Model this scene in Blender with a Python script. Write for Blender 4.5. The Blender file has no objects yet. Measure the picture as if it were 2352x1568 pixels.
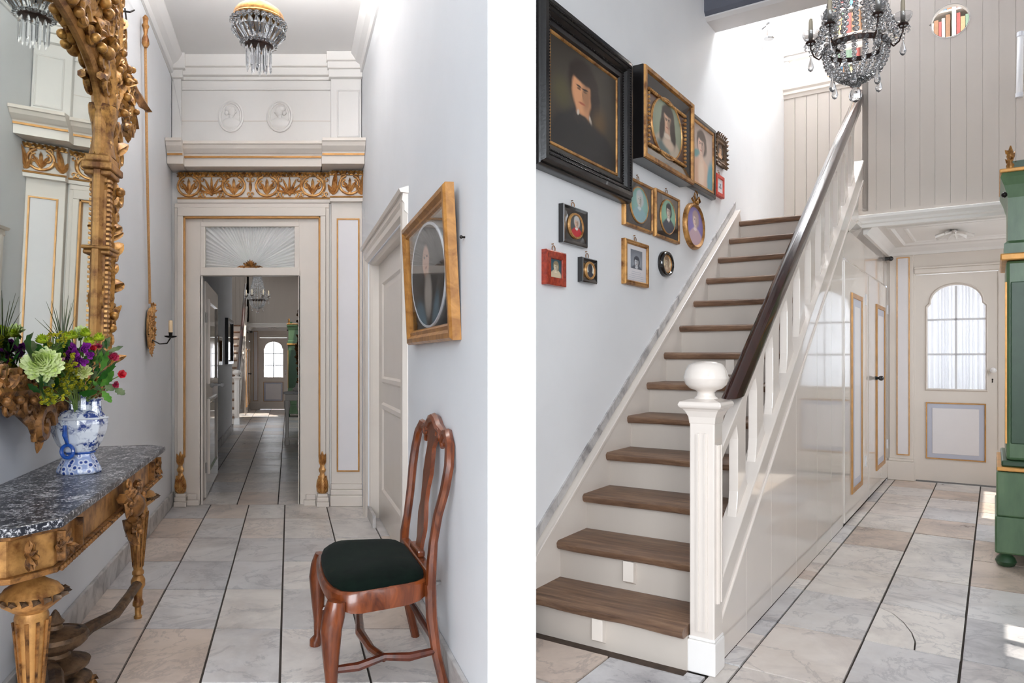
import bpy, math, random
from math import sin, cos, pi, radians, sqrt, atan2
from mathutils import Vector, Matrix
random.seed(7)
SC = bpy.context.scene
COL = SC.collection

# ------------------------------------------------------------------ camera
FPX, EYE, HOR = 1640.0, 1.35, 824.0          # focal length in pixels of a 2352 px wide frame, eye height, horizon row
cd = bpy.data.cameras.new('camera'); cam = bpy.data.objects.new('camera', cd); COL.objects.link(cam)
cd.sensor_fit = 'HORIZONTAL'; cd.sensor_width = 36.0; cd.lens = FPX / 2352 * 36.0
cd.shift_y = (HOR - 784) / 2352; cd.clip_start = 0.05; cd.clip_end = 200
cam.location = (0, 0, EYE); cam.rotation_euler = (pi / 2, 0, 0)
SC.camera = cam

# ------------------------------------------------------------------ world, lights, exposure
w = bpy.data.worlds.new('sky'); SC.world = w; w.use_nodes = True
bg = w.node_tree.nodes['Background']; bg.inputs[0].default_value = (0.86, 0.93, 1.0, 1); bg.inputs[1].default_value = 1.25
SC.view_settings.view_transform = 'Standard'; SC.view_settings.look = 'None'
SC.view_settings.gamma = 1.0; SC.view_settings.exposure = -0.03; SC.view_settings.use_curve_mapping = False
SC.cycles.use_denoising = True; SC.cycles.max_bounces = 8; SC.cycles.diffuse_bounces = 4; SC.cycles.use_adaptive_sampling = True; SC.cycles.adaptive_threshold = .16
SC.cycles.glossy_bounces = 4; SC.cycles.transmission_bounces = 5; SC.cycles.transparent_max_bounces = 12
SC.cycles.caustics_reflective = False; SC.cycles.caustics_refractive = False; SC.cycles.sample_clamp_indirect = 6.0

def area(name, loc, target, sx, sy, watts, col=(1, 1, 1)):
    d = bpy.data.lights.new(name, 'AREA'); d.shape = 'RECTANGLE'; d.size = sx; d.size_y = sy; d.energy = watts; d.color = col
    o = bpy.data.objects.new(name, d); COL.objects.link(o); o.location = loc
    o.rotation_euler = (Vector(target) - Vector(loc)).to_track_quat('-Z', 'Y').to_euler()
    return o
TH = math.atan2(2285 - 1176, FPX); SN, CS = sin(TH), cos(TH)
KS = (664 - 1176) / FPX
def RM(l, s, z): return Vector((l * CS + s * SN, -l * SN + s * CS, z))      # stair hall plan -> world
def LM(a, s, z): return Vector((a + KS * s, s, z))                          # entrance corridor plan -> world
def FM(l, s, z): return LM(.954 * l - .084, 14.7 + (s - 3) * .72, z * .84)  # hall at the far end of the corridor -> world
area('entrance_daylight', (-0.7, -4.5, 2.8), (-1.6, 6.6, 2.0), 4.6, 3.6, 650, (.88, .94, 1))
area('stairwell_skylight', RM(-1.0, 7.0, 5.9), RM(-1.1, 5.9, 2), 1.4, 1.2, 190, (.92, .96, 1))
area('upper_room_skylight', RM(-.9, 9.6, 6.2), RM(-.9, 9.3, 3), 2.4, 1.2, 120, (1, .97, .93))
area('front_door_daylight', RM(-.35, 9.75, 1.6), RM(-.35, 8, 1.4), .8, 1.3, 8, (.93, .97, 1))
area('far_stairwell_skylight', FM(-1.0, 7.0, 5.85), FM(-1.1, 6.0, 2), 1.0, 1.0, 7, (1, .97, .92))
area('far_door_daylight', FM(-.35, 9.9, 1.7), FM(-.35, 8, 1.4), .8, 1.2, 28, (.95, .98, 1))
area('side_fill_light', RM(1.5, 1.25, 2.2), RM(-.9, 3.4, .3), 1.6, 1.9, 32, (.93, .96, 1))  # added fill through an invented side opening, brightens the hall floor
area('vestibule_fill_light', RM(1.3, 7.7, 1.9), RM(-1.0, 8.1, 1.2), 1.3, 1.3, 17, (.93, .96, 1))  # added fill from behind the cabinet, lifts the front door and panelling
sd = bpy.data.lights.new('sun', 'SUN'); sd.energy = 6.0; sd.angle = radians(.6); sd.color = (1, .95, .86)
sun = bpy.data.objects.new('sun', sd); COL.objects.link(sun)
SUN_DIR = RM(-.40, .10, 0) + Vector((0, 0, -.9))
sun.rotation_euler = SUN_DIR.to_track_quat('-Z', 'Y').to_euler(); sun.location = RM(3, 4, 6)

# ------------------------------------------------------------------ survey: a spot in the photograph on a known plane -> plan position
def LL(a, x, y): s = FPX * a / (x - 664); return s, EYE - (y - HOR) * s / FPX
def LE(s, x, y): return (x - 664) * s / FPX, EYE - (y - HOR) * s / FPX
def RL(l, x, y):
    t = (x - 1176) / FPX; Y = l / (t * CS - SN); return Y * (t * SN + CS), EYE - (y - HOR) * Y / FPX
def RE(s, x, y):
    t = (x - 1176) / FPX; Y = s / (t * SN + CS); return Y * (t * CS - SN), EYE - (y - HOR) * Y / FPX
YAW_L = atan2(1, KS)            # things on the corridor's left wall: local x along the wall, y into it
YAW_R = YAW_L - pi              # on its right wall
YAW_S = pi / 2 - TH             # on the stair hall's left wall
YAW_H = -TH                     # facing down the stair hall

# ------------------------------------------------------------------ mesh builder
class MB:
    def __init__(self): self.v = []; self.f = []
    def add(self, vs, fs):
        n = len(self.v); self.v += [Vector(p) for p in vs]; self.f += [tuple(i + n for i in q) for q in fs]; return self
    def box(self, x0, x1, y0, y1, z0, z1):
        return self.add([(x0, y0, z0), (x1, y0, z0), (x1, y1, z0), (x0, y1, z0), (x0, y0, z1), (x1, y0, z1), (x1, y1, z1), (x0, y1, z1)],
                        [(0, 3, 2, 1), (4, 5, 6, 7), (0, 1, 5, 4), (1, 2, 6, 5), (2, 3, 7, 6), (3, 0, 4, 7)])
    def cbox(self, x, y, z, a, b, c): return self.box(x - a / 2, x + a / 2, y - b / 2, y + b / 2, z - c / 2, z + c / 2)
    def prism(self, pts, axis, lo, hi):
        n = len(pts)
        def P(p, t): return (t, p[0], p[1]) if axis == 'x' else (p[0], t, p[1]) if axis == 'y' else (p[0], p[1], t)
        return self.add([P(p, lo) for p in pts] + [P(p, hi) for p in pts],
                        [tuple(range(n)), tuple(range(2 * n - 1, n - 1, -1))] + [(i, i + n, (i + 1) % n + n, (i + 1) % n) for i in range(n)])
    def loft(self, rings, close=True, cap0=True, cap1=True):
        n = len(rings[0]); vs = [p for r in rings for p in r]; fs = []
        for j in range(len(rings) - 1):
            for i in range(n if close else n - 1):
                k = (i + 1) % n; fs.append((j * n + i, j * n + k, (j + 1) * n + k, (j + 1) * n + i))
        if cap0: fs.append(tuple(range(n - 1, -1, -1)))
        if cap1: fs.append(tuple((len(rings) - 1) * n + i for i in range(n)))
        return self.add(vs, fs)
    def lathe(self, prof, n=16, c=(0, 0, 0), sx=1, sy=1, rot=0, cap=True):
        return self.loft([[(c[0] + r * sx * cos(rot + 2 * pi * i / n), c[1] + r * sy * sin(rot + 2 * pi * i / n), c[2] + z) for i in range(n)] for r, z in prof],
                         True, cap, cap)
    def tube(self, path, r, n=8, sq=None, closed=False, up=(0, 0, 1)):
        P = [Vector(p) for p in path]; m = len(P); rings = []
        R = r if isinstance(r, (list, tuple)) else [r] * m
        for i in range(m):
            if closed: t = P[(i + 1) % m] - P[i - 1]
            else: t = P[min(i + 1, m - 1)] - P[max(i - 1, 0)]
            t.normalize(); u = Vector(up)
            if abs(t.dot(u)) > .95: u = Vector((1, 0, 0)) if abs(t.x) < .9 else Vector((0, 1, 0))
            a = t.cross(u).normalized(); b = a.cross(t).normalized(); q = sq or (1, 1)
            rings.append([P[i] + a * cos(2 * pi * k / n) * R[i] * q[0] + b * sin(2 * pi * k / n) * R[i] * q[1] for k in range(n)])
        if closed: rings.append(rings[0]); return self.loft(rings, True, False, False)
        return self.loft(rings)
    def ball(self, c, r, n=10, m=6, s=(1, 1, 1)):
        vs = [(c[0], c[1], c[2] - r * s[2])]; fs = []
        for j in range(1, m):
            p = -pi / 2 + pi * j / m
            vs += [(c[0] + r * s[0] * cos(p) * cos(2 * pi * i / n), c[1] + r * s[1] * cos(p) * sin(2 * pi * i / n), c[2] + r * s[2] * sin(p)) for i in range(n)]
        vs.append((c[0], c[1], c[2] + r * s[2])); top = len(vs) - 1
        for i in range(n):
            k = (i + 1) % n; fs.append((0, 1 + k, 1 + i)); fs.append((top, 1 + (m - 2) * n + i, 1 + (m - 2) * n + k))
            for j in range(m - 2): fs.append((1 + j * n + i, 1 + j * n + k, 1 + (j + 1) * n + k, 1 + (j + 1) * n + i))
        return self.add(vs, fs)
    def bead(self, c, r, h=1):                    # a faceted octagonal bead, 24 triangles
        vs = [(c[0], c[1], c[2] - r * h)]
        vs += [(c[0] + r * cos(pi / 3 * i), c[1] + r * sin(pi / 3 * i), c[2] - r * .4 * h) for i in range(6)]
        vs += [(c[0] + r * cos(pi / 3 * i + .5), c[1] + r * sin(pi / 3 * i + .5), c[2] + r * .4 * h) for i in range(6)] + [(c[0], c[1], c[2] + r * h)]
        fs = []
        for i in range(6):
            k = (i + 1) % 6; fs += [(0, 1 + k, 1 + i), (13, 7 + i, 7 + k), (1 + i, 1 + k, 7 + k, 7 + i)]
        return self.add(vs, fs)
    def drop(self, c, r, L, n=8):                 # a hanging pendalogue, top at c
        return self.lathe([(r * .12, 0), (r * .35, -L * .25), (r * .8, -L * .55), (r, -L * .75), (r * .7, -L * .92), (r * .1, -L)], n, c)
    def frame(self, w, h, prof, shape='rect', n=36, c=(0, 0)):   # mitred ring in the x-z plane; prof = (inset, y) points
        rings = []
        for u, y in prof:
            if shape == 'rect':
                a, b = w / 2 - u, h / 2 - u; rings.append([(c[0] - a, y, c[1] - b), (c[0] + a, y, c[1] - b), (c[0] + a, y, c[1] + b), (c[0] - a, y, c[1] + b)])
            else:
                rings.append([(c[0] + (w / 2 - u) * cos(2 * pi * i / n), y, c[1] + (h / 2 - u) * sin(2 * pi * i / n)) for i in range(n)])
        return self.loft(rings, True, False, False)
    def leaf(self, base, d, up, L, W, curl=.3, ridge=.15, n=6):  # a curved lobed leaf, solid enough to catch light
        d = Vector(d).normalized(); up = Vector(up); s = d.cross(up).normalized(); nrm = s.cross(d).normalized(); B = Vector(base); rings = []
        for i in range(n + 1):
            t = i / n; wv = W * (sin(pi * min(1, t * .93 + .07)) ** .75) * (1 + .18 * (-1) ** i); a = curl * t * t
            c0 = B + d * L * t * (1 - .25 * abs(a)) + nrm * L * a
            rings.append([c0 - s * wv / 2, c0 + nrm * W * ridge, c0 + s * wv / 2, c0 - nrm * W * ridge * .6])
        return self.loft(rings)
    def lobe(self, base, d, up, L, W, curl=.3, th=.45):  # a fat rounded carved lobe
        d = Vector(d).normalized(); up = Vector(up); s = d.cross(up).normalized(); nrm = s.cross(d).normalized(); B_ = Vector(base); rings = []
        for i in range(6):
            t = i / 5; wv = W * (.35, .8, 1, .95, .7, .15)[i] / 2; c0 = B_ + d * L * t + nrm * L * curl * t * t; h = wv * th * 2
            rings.append([c0 - s * wv, c0 - s * wv * .5 + nrm * h, c0 + nrm * h * .35, c0 + s * wv * .5 + nrm * h, c0 + s * wv, c0 - nrm * h * .5])
        return self.loft(rings)
    def scroll(self, c, r, turns, th, n=18, ax=((1, 0, 0), (0, 0, 1)), a0=0, sg=1):
        X, Z = Vector(ax[0]), Vector(ax[1]); p = []; R = []
        for i in range(n + 1):
            t = i / n; a = a0 + sg * t * turns * 2 * pi; rr = r * (1 - .8 * t); p.append(Vector(c) + X * rr * cos(a) + Z * rr * sin(a)); R.append(th * (1 - .45 * t))
        return self.tube(p, R, 6, up=X.cross(Z))
    def build(self, name, mat, parent=None, map=None, smooth=False, origin=None, bevel=0, kind=None):
        vs = [map(*p) for p in self.v] if map else self.v
        off = Vector((0, 0, 0)); q = parent if map else None
        while q is not None: off += q.location; q = q.parent
        base = (map(*origin) if map else Vector(origin)) if origin is not None else off
        vs = [p - base for p in vs]
        me = bpy.data.meshes.new(name); me.from_pydata([tuple(p) for p in vs], [], self.f)
        me.materials.append(M[mat] if isinstance(mat, str) else mat)
        if smooth:
            me.polygons.foreach_set('use_smooth', [True] * len(me.polygons))
            if smooth != 'all': me.set_sharp_from_angle(angle=radians(40))
        o = bpy.data.objects.new(name, me); COL.objects.link(o)
        o.location = base - off
        if parent is not None: o.parent = parent
        if bevel:
            b = o.modifiers.new('bevel', 'BEVEL'); b.width = bevel; b.segments = 2; b.limit_method = 'ANGLE'
        if kind: o['kind'] = kind
        import bmesh
        bm = bmesh.new(); bm.from_mesh(me); bmesh.ops.recalc_face_normals(bm, faces=bm.faces); bm.to_mesh(me); bm.free()
        return o

def tag(o, label, cat, group=None, kind=None):
    o['label'] = label; o['category'] = cat
    if group: o['group'] = group
    if kind: o['kind'] = kind
    return o
def thing(name, label, cat, loc, yaw=0, group=None, tilt=0, scale=1, kind=None):
    o = bpy.data.objects.new(name, None); COL.objects.link(o); o.empty_display_size = .05
    o.location = loc; o.rotation_euler = (tilt, 0, yaw); o.scale = (scale,) * 3
    return tag(o, label, cat, group, kind)
def struct(name, mb, mat, label=None, map=None, cat=None, **kw):
    o = mb.build(name, mat, map=map, kind='structure', **kw)
    if label: o['label'] = label
    o['category'] = cat or name.split('_')[0]
    return o
def B(x0, x1, y0, y1, z0, z1): return MB().box(x0, x1, y0, y1, z0, z1)

# ------------------------------------------------------------------ materials
M = {}
def lin(c): return tuple((x / 12.92 if x <= .04045 else ((x + .055) / 1.055) ** 2.4) for x in c)
def rgb(r, g, b): return lin((r / 255, g / 255, b / 255)) + (1,)
class NT:
    def __init__(self, name):
        m = bpy.data.materials.new(name); m.use_nodes = True; self.m = m; self.t = m.node_tree; self.b = self.t.nodes['Principled BSDF']; M[name] = m
    def n(self, kind, **kw):
        x = self.t.nodes.new(kind)
        for k, v in kw.items(): setattr(x, k, v)
        return x
    def l(self, a, b): self.t.links.new(a, b)
    def coord(self, kind='Object', scale=(1, 1, 1)):
        if kind == 'World': o = self.n('ShaderNodeNewGeometry').outputs['Position']
        else: o = self.n('ShaderNodeTexCoord').outputs[kind]
        mp = self.n('ShaderNodeMapping'); mp.inputs['Scale'].default_value = scale; self.l(o, mp.inputs[0]); return mp.outputs[0]
    def noise(self, co, scale, detail=4, rough=.55, dist=0):
        x = self.n('ShaderNodeTexNoise'); x.inputs['Scale'].default_value = scale; x.inputs['Detail'].default_value = detail
        x.inputs['Roughness'].default_value = rough; x.inputs['Distortion'].default_value = dist; self.l(co, x.inputs['Vector']); return x.outputs['Fac']
    def ramp(self, fac, *stops):
        x = self.n('ShaderNodeValToRGB'); r = x.color_ramp
        while len(r.elements) < len(stops): r.elements.new(.5)
        for e, (p, c) in zip(r.elements, stops): e.position = p; e.color = c
        self.l(fac, x.inputs[0]); return x.outputs[0]
    def mix(self, fac, a, b, mode='MIX'):
        x = self.n('ShaderNodeMix', data_type='RGBA', blend_type=mode)
        for i, v in ((0, fac), (6, a), (7, b)):
            if hasattr(v, 'links') or hasattr(v, 'is_linked'): self.l(v, x.inputs[i])
            else: x.inputs[i].default_value = v
        return x.outputs[2]
    def math(self, op, a, b=0.0, c=0.0):
        x = self.n('ShaderNodeMath', operation=op)
        for i, v in enumerate((a, b, c)):
            if hasattr(v, 'is_linked'): self.l(v, x.inputs[i])
            else: x.inputs[i].default_value = v
        return x.outputs[0]
    def set(self, **kw):
        for k, v in kw.items():
            i = self.b.inputs[k.replace('_', ' ')]
            if hasattr(v, 'is_linked'): self.l(v, i)
            else: i.default_value = v
        return self
    def bump(self, h, strength=.3, dist=.01):
        x = self.n('ShaderNodeBump'); x.inputs['Strength'].default_value = strength; x.inputs['Distance'].default_value = dist
        self.l(h, x.inputs['Height']); self.l(x.outputs[0], self.b.inputs['Normal']); return self

def paint(name, c, rough=.45, var=.06, scale=3, bump=.05, metal=0, coat=0, bscale=60, stretch=(1, 1, 1), kind='World'):
    t = NT(name); co = t.coord(kind, stretch); n = t.noise(co, scale, 5)
    lo = tuple(x * (1 - var) for x in c[:3]) + (1,); hi = tuple(min(1, x * (1 + var)) for x in c[:3]) + (1,)
    t.set(Base_Color=t.ramp(n, (.3, lo), (.7, hi)), Roughness=rough, Metallic=metal, Coat_Weight=coat)
    if bump: t.bump(t.noise(co, bscale, 3), bump, .004)
    return t
paint('plaster', rgb(232, 234, 238), .6, .025, 1.6, .08, bscale=45)
paint('plaster_hall', rgb(239, 239, 240), .55, .025, 1.6, .08, bscale=45)
paint('ceiling_white', rgb(230, 228, 227), .6, .02, 1.2, .04)
paint('white_paint', rgb(236, 232, 228), .35, .02, 3, .05)
paint('cream', rgb(224, 214, 204), .32, .025, 3, .05, coat=.15)
paint('cream_gloss', rgb(222, 212, 203), .12, .025, 2, .02, coat=.6, bscale=9)
paint('cream_board', rgb(194, 184, 174), .4, .03, 4, .06, stretch=(1, 1, .12))
paint('panel_white', rgb(230, 225, 226), .35, .02, 3, .04)
paint('panel_blue', rgb(190, 192, 206), .35, .02, 3, .04)
paint('beam_grey', rgb(92, 94, 104), .5, .08, 4, .05)
paint('beam_white', rgb(214, 210, 208), .45, .03, 4, .05)
paint('gold_line', rgb(186, 136, 78), .35, .18, 14, .1, metal=.35)
paint('black_lacquer', rgb(22, 20, 20), .16, .2, 8, .03, coat=.5)
paint('ebony', rgb(20, 17, 17), .28, .25, 12, .15, coat=.2)
paint('iron', rgb(40, 36, 34), .4, .2, 20, .1, metal=.8)
paint('steel', rgb(190, 190, 190), .25, .05, 20, .05, metal=1)
paint('wax', rgb(226, 196, 156), .5, .05, 8, .05)
paint('wax_old', rgb(196, 184, 162), .5, .05, 8, .05)
paint('rope', rgb(176, 132, 84), .8, .25, 120, .5, bscale=300)
paint('book_page', rgb(236, 228, 214), .8, .04, 30, .1)
paint('white_porcelain', rgb(240, 238, 238), .1, .01, 2, 0, coat=.6)
paint('red_gold_paper', rgb(206, 70, 56), .4, .25, 26, .1)
paint('frame_white', rgb(222, 222, 226), .4, .03, 5, .05)

def gold(name, hi, lo, scale=22, rough=.36, bump=.5):
    t = NT(name); co = t.coord('Object'); n = t.noise(co, scale, 6, .6); n2 = t.noise(co, scale * .25, 3)
    c = t.ramp(n, (.36, lo), (.56, hi), (.8, tuple(min(1, x * 1.25) for x in hi[:3]) + (1,)))
    t.set(Base_Color=t.mix(t.ramp(n2, (.4, (0, 0, 0, 1)), (.75, (.6, .6, .6, 1))), c, lo), Metallic=.42, Roughness=rough)
    t.bump(n, bump, .006)
gold('gilt', rgb(206, 152, 78), rgb(96, 56, 24))
gold('gilt_dark', rgb(168, 116, 62), rgb(66, 40, 20), 26, .42, .7)
gold('gilt_light', rgb(222, 172, 108), rgb(150, 96, 46), 18, .38, .35)
gold('gilt_wood', rgb(200, 148, 84), rgb(112, 68, 30), 12, .42, .4)
gold('bronze', rgb(70, 48, 40), rgb(30, 20, 18), 30, .4, .3)
gold('gilt_worn', rgb(120, 92, 66), rgb(52, 38, 28), 18, .5, .6)

def wood(name, a, b, rough=.3, stretch=(1, 1, 12), scale=5, coat=.3, bump=.2):
    t = NT(name); co = t.coord('Object', stretch); n = t.noise(co, scale, 8, .6, 1.2); n2 = t.noise(t.coord('Object'), 2.5, 3)
    c = t.ramp(n, (.3, a), (.68, b)); t.set(Base_Color=t.mix(t.math('MULTIPLY', n2, .5), c, a), Roughness=rough, Coat_Weight=coat)
    t.bump(n, bump, .003)
wood('mahogany', rgb(66, 26, 11), rgb(146, 74, 34), .28, (2, 2, .6), 9)
wood('mahogany_dark', rgb(52, 22, 14), rgb(104, 48, 28), .3, (2, 2, .6), 9)
wood('walnut_rail', rgb(30, 16, 15), rgb(72, 40, 34), .16, (6, 1, 1), 4, .6, .05)
wood('frame_oak', rgb(132, 84, 36), rgb(196, 140, 72), .35, (1, 1, 1), 14, .2)
wood('red_tortoise', rgb(120, 28, 16), rgb(210, 74, 40), .25, (1, 1, 1), 30, .5, .05)
wood('burl', rgb(46, 20, 12), rgb(96, 52, 30), .3, (1, 1, 1), 30, .4, .05)

t = NT('tread_oak'); co = t.coord('World', (1, 1, 6)); m1 = t.n('ShaderNodeMapping'); m1.inputs['Rotation'].default_value = (0, 0, TH); mp = t.n('ShaderNodeMapping'); mp.inputs['Scale'].default_value = (1.0, 12, 9)
t.l(t.n('ShaderNodeNewGeometry').outputs['Position'], m1.inputs[0]); t.l(m1.outputs[0], mp.inputs[0]); n = t.noise(mp.outputs[0], 3.0, 9, .68, .25); n2 = t.noise(t.coord('World'), 5, 5, .6)
c = t.ramp(n, (.28, rgb(64, 44, 32)), (.5, rgb(122, 92, 70)), (.75, rgb(168, 136, 108)))
t.set(Base_Color=t.mix(t.ramp(n2, (.35, (0, 0, 0, 1)), (.7, (.7, .7, .7, 1))), c, rgb(104, 80, 66)), Roughness=.42); t.bump(n, .5, .006)

def marble_tiles(name, grid=False):
    t = NT(name); co = t.coord('World'); rnd = t.n('ShaderNodeObjectInfo').outputs['Random']
    off = t.n('ShaderNodeVectorMath', operation='ADD'); cx = t.n('ShaderNodeCombineXYZ')
    for i in range(3): t.l(t.math('MULTIPLY', rnd, 37.0 + 11 * i), cx.inputs[i])
    t.l(co, off.inputs[0]); t.l(cx.outputs[0], off.inputs[1]); co = off.outputs[0]
    n = t.noise(co, 1.7, 9, .68, .5); v = t.noise(co, 2.2, 10, .66, .7)
    base = t.ramp(n, (.30, rgb(170, 166, 166)), (.43, rgb(214, 209, 206)), (.58, rgb(236, 232, 228)))
    vein = t.ramp(v, (.475, (0, 0, 0, 1)), (.5, (.4, .4, .4, 1)), (.525, (0, 0, 0, 1)))
    c = t.mix(vein, base, rgb(146, 144, 148))
    tint = t.ramp(rnd, (0, rgb(255, 252, 250)), (.22, rgb(234, 216, 202)), (.4, rgb(252, 251, 252)), (.6, rgb(218, 220, 226)), (.78, rgb(255, 252, 249)), (1, rgb(238, 231, 225)))
    c = t.mix(1.0, c, tint, 'MULTIPLY')
    sm = t.noise(t.coord('World'), 1.1, 5, .7)
    c = t.mix(t.ramp(sm, (.5, (0, 0, 0, 1)), (.72, (.35, .35, .35, 1))), c, rgb(168, 148, 128))
    t.set(Base_Color=c, Roughness=t.math('MULTIPLY_ADD', n, .3, .18)); t.bump(t.noise(co, 26, 4), .06, .004)
marble_tiles('marble')
t = NT('marble_skirting'); co = t.coord('World'); n = t.noise(co, 4, 8, .6, 2)
t.set(Base_Color=t.ramp(n, (.3, rgb(120, 116, 116)), (.5, rgb(186, 182, 180)), (.7, rgb(206, 202, 198))), Roughness=.35)
paint('grout', rgb(70, 62, 56), .9, .2, 20, .4)
paint('gap_dark', rgb(70, 56, 46), .95, .3, 14, .4)  # dark brown standing for the shade in the gap below the first riser
t = NT('black_marble'); co = t.coord('World'); n = t.noise(co, 95, 5, .68, .4); n2 = t.noise(co, 14, 4)
v = t.math('MULTIPLY_ADD', n2, .35, t.math('MULTIPLY', n, .85))
t.set(Base_Color=t.ramp(v, (.5, rgb(34, 36, 44)), (.62, rgb(54, 56, 64)), (.67, rgb(186, 186, 190)), (.76, rgb(228, 226, 226))), Roughness=.3, Specular_IOR_Level=.35)
t = NT('velvet'); co = t.coord('Object'); n = t.noise(co, 7, 6, .6)
t.set(Base_Color=t.ramp(n, (.35, rgb(8, 15, 12)), (.6, rgb(12, 24, 18)), (.78, rgb(34, 32, 20))), Roughness=.9, Specular_IOR_Level=.08, Sheen_Weight=.02); t.bump(n, .15, .006)
t = NT('green_paint'); co = t.coord('World', (1, 1, .3)); n = t.noise(co, 6, 6, .6)
t.set(Base_Color=t.ramp(n, (.3, rgb(70, 98, 68)), (.55, rgb(92, 122, 86)), (.8, rgb(122, 146, 108))), Roughness=.32); t.bump(n, .1, .004)
paint('green_dark', rgb(48, 78, 52), .35, .12, 8, .08)
paint('cabinet_gold', rgb(214, 156, 84), .4, .15, 18, .1, metal=.3)

t = NT('crystal'); t.set(Base_Color=(.97, .98, 1, 1), Transmission_Weight=.93, Roughness=.015, IOR=1.5, Specular_IOR_Level=.9)
t = NT('clear_glass')
tr = t.n('ShaderNodeBsdfTransparent'); gl = t.n('ShaderNodeBsdfGlossy'); gl.inputs['Roughness'].default_value = .02
fr = t.n('ShaderNodeFresnel'); fr.inputs[0].default_value = 1.35; mx = t.n('ShaderNodeMixShader')
bf = t.n('ShaderNodeNewGeometry').outputs['Backfacing']; t.l(t.math('MULTIPLY', fr.outputs[0], t.math('SUBTRACT', 1.0, bf)), mx.inputs[0]); t.l(tr.outputs[0], mx.inputs[1]); t.l(gl.outputs[0], mx.inputs[2]); t.l(mx.outputs[0], t.t.nodes['Material Output'].inputs[0])
t = NT('mirror_glass'); t.set(Base_Color=rgb(222, 228, 220), Metallic=1.0, Roughness=.015)
def sheer(name, c, trans=.55, clear=.12):
    t = NT(name); tl = t.n('ShaderNodeBsdfTranslucent'); tl.inputs[0].default_value = c; df = t.n('ShaderNodeBsdfDiffuse'); df.inputs[0].default_value = c
    mx = t.n('ShaderNodeMixShader'); mx.inputs[0].default_value = trans
    t.l(df.outputs[0], mx.inputs[1]); t.l(tl.outputs[0], mx.inputs[2])
    tp = t.n('ShaderNodeBsdfTransparent'); m2 = t.n('ShaderNodeMixShader'); m2.inputs[0].default_value = clear
    t.l(mx.outputs[0], m2.inputs[1]); t.l(tp.outputs[0], m2.inputs[2]); t.l(m2.outputs[0], t.t.nodes['Material Output'].inputs[0])
sheer('sheer', (.93, .93, .94, 1), .25); sheer('muslin', (.97, .95, .92, 1), .12, .03); sheer('net_curtain', (.9, .9, .93, 1), .7)

def leafmat(name, a, b, rough=.45, sc=18):
    t = NT(name); n = t.noise(t.coord('Object'), sc, 4)
    t.set(Base_Color=t.ramp(n, (.35, a), (.65, b)), Roughness=rough, Subsurface_Weight=.0)
leafmat('leaf_dark', rgb(22, 62, 22), rgb(52, 112, 40)); leafmat('leaf_mid', rgb(46, 96, 34), rgb(98, 150, 58))
leafmat('leaf_dull', rgb(74, 92, 62), rgb(120, 134, 96)); leafmat('grass_blade', rgb(44, 58, 30), rgb(88, 100, 56))
leafmat('stem_green', rgb(88, 118, 50), rgb(142, 164, 84)); leafmat('carnation_green', rgb(186, 208, 110), rgb(232, 240, 188), .6, 30)
leafmat('button_green', rgb(132, 160, 18), rgb(192, 208, 46), .6, 40); leafmat('bupleurum', rgb(140, 148, 24), rgb(206, 196, 52), .6, 50)
leafmat('purple_petal', rgb(106, 20, 120), rgb(172, 60, 178), .5, 40); leafmat('pink_petal', rgb(186, 120, 150), rgb(226, 178, 196), .5, 40)
leafmat('red_petal', rgb(150, 8, 26), rgb(206, 26, 44), .5, 30); leafmat('crimson_petal', rgb(110, 12, 44), rgb(176, 34, 70), .5, 30)
leafmat('pale_petal', rgb(206, 218, 130), rgb(236, 236, 178), .5, 30)

# blue and white pottery: blurred cobalt sprigs on a white glaze
t = NT('delft_body'); co = t.coord('Object'); n = t.noise(co, 34, 6, .7, .8); m = t.noise(co, 9, 3)
k = t.math('MULTIPLY', t.ramp(n, (.47, (0, 0, 0, 1)), (.54, (1, 1, 1, 1))), t.ramp(m, (.42, (0, 0, 0, 1)), (.5, (1, 1, 1, 1))))
t.set(Base_Color=t.mix(k, rgb(226, 230, 238), rgb(44, 66, 132)), Roughness=.12, Coat_Weight=.5)
t = NT('delft_foot'); co = t.coord('Object'); vo = t.n('ShaderNodeTexVoronoi'); vo.inputs['Scale'].default_value = 46; t.l(co, vo.inputs['Vector'])
t.set(Base_Color=t.ramp(vo.outputs['Distance'], (.28, rgb(40, 66, 140)), (.42, rgb(226, 230, 240)), (.62, rgb(150, 166, 208))), Roughness=.14, Coat_Weight=.5)
paint('delft_blue', rgb(38, 84, 168), .14, .3, 40, 0, coat=.5, kind='Object')
paint('delft_white', rgb(226, 230, 238), .12, .02, 10, 0, coat=.5)

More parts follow.
